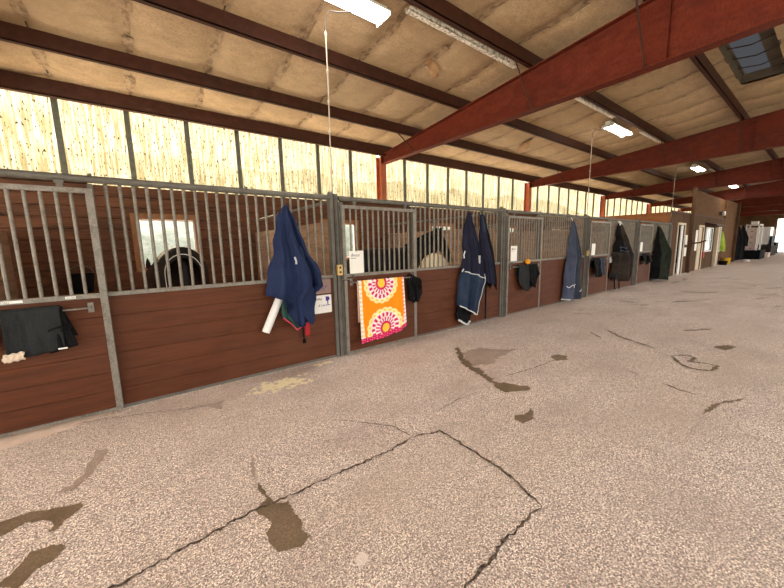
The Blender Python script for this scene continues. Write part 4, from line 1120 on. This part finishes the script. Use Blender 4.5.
paper(19.0, 1.25, .35, .42, 'upper white notice right of the first tack room door'); paper(19.0, .75, .35, .38, 'lower white notice right of the first tack room door')
paper(20.75, .95, .38, .95, 'tall white notice board sheet left of the second tack room door')
b = MB(); b.box(22.45,22.7,-.06,-.02,.55,.85); tag(b.build('fire_extinguisher_box', REDS), 'small dark red box low on the wall left of the tack room window', 'box')
b = MB(); b.tube([(19.6,-.155,1.30),(19.6,-.40,1.33),(19.8,-.55,1.42)], .03, 8); b.box(19.53,19.67,-.165,-.145,1.15,1.45); tag(b.build('saddle_bracket', REDD), 'dark bracket arm on the boxed post before the second door', 'bracket')
# security camera / speaker on the plywood
t = thing('wall_speaker', 'small round white speaker high on the tall plywood wall', 'speaker', (25.9, -.0, 2.85))
b = MB(); b.box(-.12,.12,-.06,.05,-.1,.1); b.build('bracket_box', DCORD, t)
b = MB(); b.lathe([(.02,.0),(.10,-.04),(.13,-.12),(.11,-.13),(.03,-.07),(0,-.07)], 16, 0, (0,-.05,0), 'y'); b.build('horn', WHITE, t)
# lime vest
t = thing('vest', 'lime green vest hanging at the end of the tack room', 'vest', (26.5,-.1,1.2))
o, s = hung(t, 'fabric', [LIME], [(26.45,1.88),(26.38,1.7),(26.32,1.2),(26.35,.8)], [(26.5,1.88),(26.7,1.65),(26.8,1.2),(26.75,.75)], [(0,.80),(.5,.74),(1,.85)], .16, -.05, .04, 2, 61)
# buckets
def bucket(x, y, m, lab, r=.15, hh=.30, sc=1.0):
    t = thing('bucket', lab, 'bucket', (x, y, 0)); b = MB()
    b.lathe([(0,.004),(r*.8,.004),(r,hh),(r*1.06,hh+.008),(r*.95,hh),(r*.76,.02),(0,.02)], 20); b.build('pail', m, t)
    b = MB(); b.tube([(r*math.cos(a), .02, hh-.01+.6*r*math.sin(a)) for a in [PI*k/10 for k in range(11)]], .005, 6); b.build('handle', GALVD, t)
bucket(27.3, -.24, YELLOW, 'yellow bucket on the floor by the tall plywood wall', .2, .36)
bucket(26.4, -.24, BLACK, 'dark low bucket on the floor left of the yellow bucket', .2, .22)
# black coats
for i, (x, zt, zb_, w_, lab) in enumerate([(31.0, 2.35, .12, .38, 'long black coat hanging just past the brown boxed post'), (31.95, 2.1, .05, .40, 'second long black coat hanging beside the first'),
        (33.0, 2.35, .9, .3, 'narrow black coat hanging highest, left of the white drawers')]):
    t = thing('black_coat', lab, 'coat', (x, -.12, zb_), 'black coats past the plywood wall')
    hung(t, 'fabric', [BLACK], [(x-.08,zt),(x-w_*.8,zt-.35),(x-w_,zb_+.4),(x-w_,zb_)], [(x+.08,zt),(x+w_*.8,zt-.35),(x+w_,zb_+.4),(x+w_,zb_)], [(0,zb_),(.5,zb_+.06),(1,zb_)], .30, -.06, .06, 3, 70+i)
bw = MB(); bw.box(30.95, 55, .0, .06, 0, 2.35); struct(bw.build('wall_aisle_far', PLYD))
b = MB(); b.lathe([(0,0),(.16,0),(.18,.10),(0,.12)], 14); tag(b.build('boot_tray', WHITE, None, (31.3,-.62,.0)), 'small white dish on the floor beneath the black coats', 'dish')
# drawer towers and boxes
def tower(x, y, w_, d_, z0, z1, n, lab, m):
    t = thing('drawer_tower', lab, 'drawers', (x, y, z0))
    b = MB(); b.box(0, w_, -d_, 0, 0, z1-z0); b.build('carcass', m, t)
    for k in range(n):
        a = (z1-z0)*k/n
        b = MB(); b.box(-.02, 0, -d_+.03, -.03, a+.03, a+(z1-z0)/n-.02); dr = b.build('drawer', CREAM if k % 2 else PINKISH, t)
        b = MB(); b.box(-.04, -.02, -d_*.6, -d_*.4, a+.12, a+.16); b.build('handle', DCORD, dr)
t = tower(35.0, -.08, 1.2, .5, .62, 2.2, 4, 'cream drawer tower on the black trunk down the aisle', CREAM)
b = MB(); b.box(34.8,34.88,-.70,-.62,.62,2.45); b.box(34.8,36.6,-.70,-.62,2.38,2.45); b.box(36.5,36.6,-.70,-.62,.62,2.45); b.box(34.8,36.6,-.63,-.02,2.38,2.42); b.box(34.8,34.9,-.07,-.02,.62,2.45); b.box(36.5,36.6,-.07,-.02,.62,2.45)
tag(b.build('shelf_frame', WHITE), 'white shelf frame around the cream drawer tower', 'shelf')
def crate(x0, x1, y0, y1, z0, z1, m, lab, cat='box', nm='storage_box'):
    t = thing(nm, lab, cat, (x0, y0, z0)); b = MB(); b.box(0, x1-x0, 0, y1-y0, 0, (z1-z0)*.86-.001); b.build('body', m, t)
    b = MB(); b.box(-.02, x1-x0+.02, -.02, y1-y0+.02, (z1-z0)*.86, z1-z0, 0, .01); b.build('lid', m, t)
crate(34.3, 37.0, -.92, -.04, 0, .62, BLACK, 'long black trunk on the aisle floor under the cream drawers', 'trunk', 'trunk')
crate(35.3, 35.7, -.55, -.2, 2.455, 2.66, WHITE, 'white box on top of the white shelf frame')
crate(36.0, 36.35, -.5, -.2, 2.455, 2.58, GALV, 'grey box on top of the white shelf frame')
crate(41.0, 43.2, -.72, -.1, .95, 2.35, WHITE, 'large white cupboard beyond the drawer tower', 'cupboard', 'cupboard')
crate(40.9, 42.8, -.88, -.78, .82, 1.6, NAVYD, 'dark navy tote standing against the large white cupboard')
crate(40.6, 44.6, -.92, -.1, 0, .8, MUDDY, 'dark brown chest beneath the white cupboard', 'chest', 'chest')
crate(38.2, 39.4, -1.0, -.55, 0, .35, CREAM, 'pale low box on the floor past the black trunk')
crate(46.5, 49.0, -.75, -.1, 0, 1.05, BLACK, 'black chest closest to the bright doorway', 'chest', 'chest')
crate(47.0, 47.5, -.6, -.3, 1.07, 1.4, WHITE, 'small white box on the black chest by the doorway')
crate(45.0, 45.6, -.5, -.1, 0, 2.2, REDD, 'tall dark red locker before the black chest', 'locker', 'locker')
# end wall with the big bright doorway
wallbox([(XB, XB+.1, -.05, 4.2, 0, 5.2), (XB, XB+.1, -12, -5.6, 0, 5.2), (XB, XB+.1, -5.6, -.05, 3.45, 5.2)], PLYD, 'wall_east')
# pale blue car parked outside
t = thing('parked_car', 'pale blue car parked outside the bright doorway', 'car', (61, -1.35, -.06))
b = MB(); pr = [(-.9,.35),(-.9,.85),(-.8,1.0),(-.62,1.42),(.62,1.42),(.8,1.0),(.9,.85),(.9,.35)]
b.prism([(-2.1, y, z) for y, z in [(-.88,.3),(-.9,.8),(-.85,.95),(.85,.95),(.9,.8),(.88,.3)]], (4.2,0,0)); b.prism([(-1.6,-.8,.95),(-1.2,-.68,1.45),(1.0,-.68,1.45),(1.5,-.8,.95)], (0,1.5,0)); b.build('body', CARPAINT, t)
for sx in (-1.3, 1.3):
    for sy in (-.9, .75):
        b = MB(); b.lathe([(0,0),(.33,0),(.33,.15),(0,.15)], 18, 0, (sx, sy, .33), 'y'); b.build('wheel', TYRE, t)


# ------------------------------------------------------------------ camera, light, world
f_, yaw, pit, rol, D, h = 332.14, .6465, .1446, -.021, 3.9637, 1.48
F = Vector((math.sin(yaw)*math.cos(pit), math.cos(yaw)*math.cos(pit), -math.sin(pit)))
R_ = Vector((math.cos(yaw), -math.sin(yaw), 0)); U = R_.cross(F)
R2 = R_*math.cos(rol) + U*math.sin(rol); U2 = -R_*math.sin(rol) + U*math.cos(rol)
cam = bpy.data.cameras.new('camera'); co = bpy.data.objects.new('camera', cam); COL.objects.link(co)
M = Matrix.Identity(4)
for i in range(3): M[i][0] = R2[i]; M[i][1] = U2[i]; M[i][2] = -F[i]
M[0][3], M[1][3], M[2][3] = 0, -D, h
co.matrix_world = M; cam.sensor_width = 36; cam.lens = f_*36/784; cam.clip_start = .05; cam.clip_end = 400
S.camera = co
w = bpy.data.worlds.new('world'); S.world = w; w.use_nodes = True
bg = w.node_tree.nodes['Background']; bg.inputs['Color'].default_value = (1.0,.97,.93,1); bg.inputs['Strength'].default_value = 2.2
sd = bpy.data.lights.new('sun', 'SUN'); sd.energy = 50; sd.angle = .02; sd.color = (1,.95,.86)
so_ = bpy.data.objects.new('sun', sd); COL.objects.link(so_); so_.rotation_euler = (math.radians(-41), 0, math.radians(3))
S.view_settings.view_transform = 'Standard'; S.view_settings.look = 'None'; S.view_settings.gamma = 1; S.view_settings.use_curve_mapping = False
S.view_settings.exposure = .55
S.cycles.max_bounces = 10; S.cycles.diffuse_bounces = 6
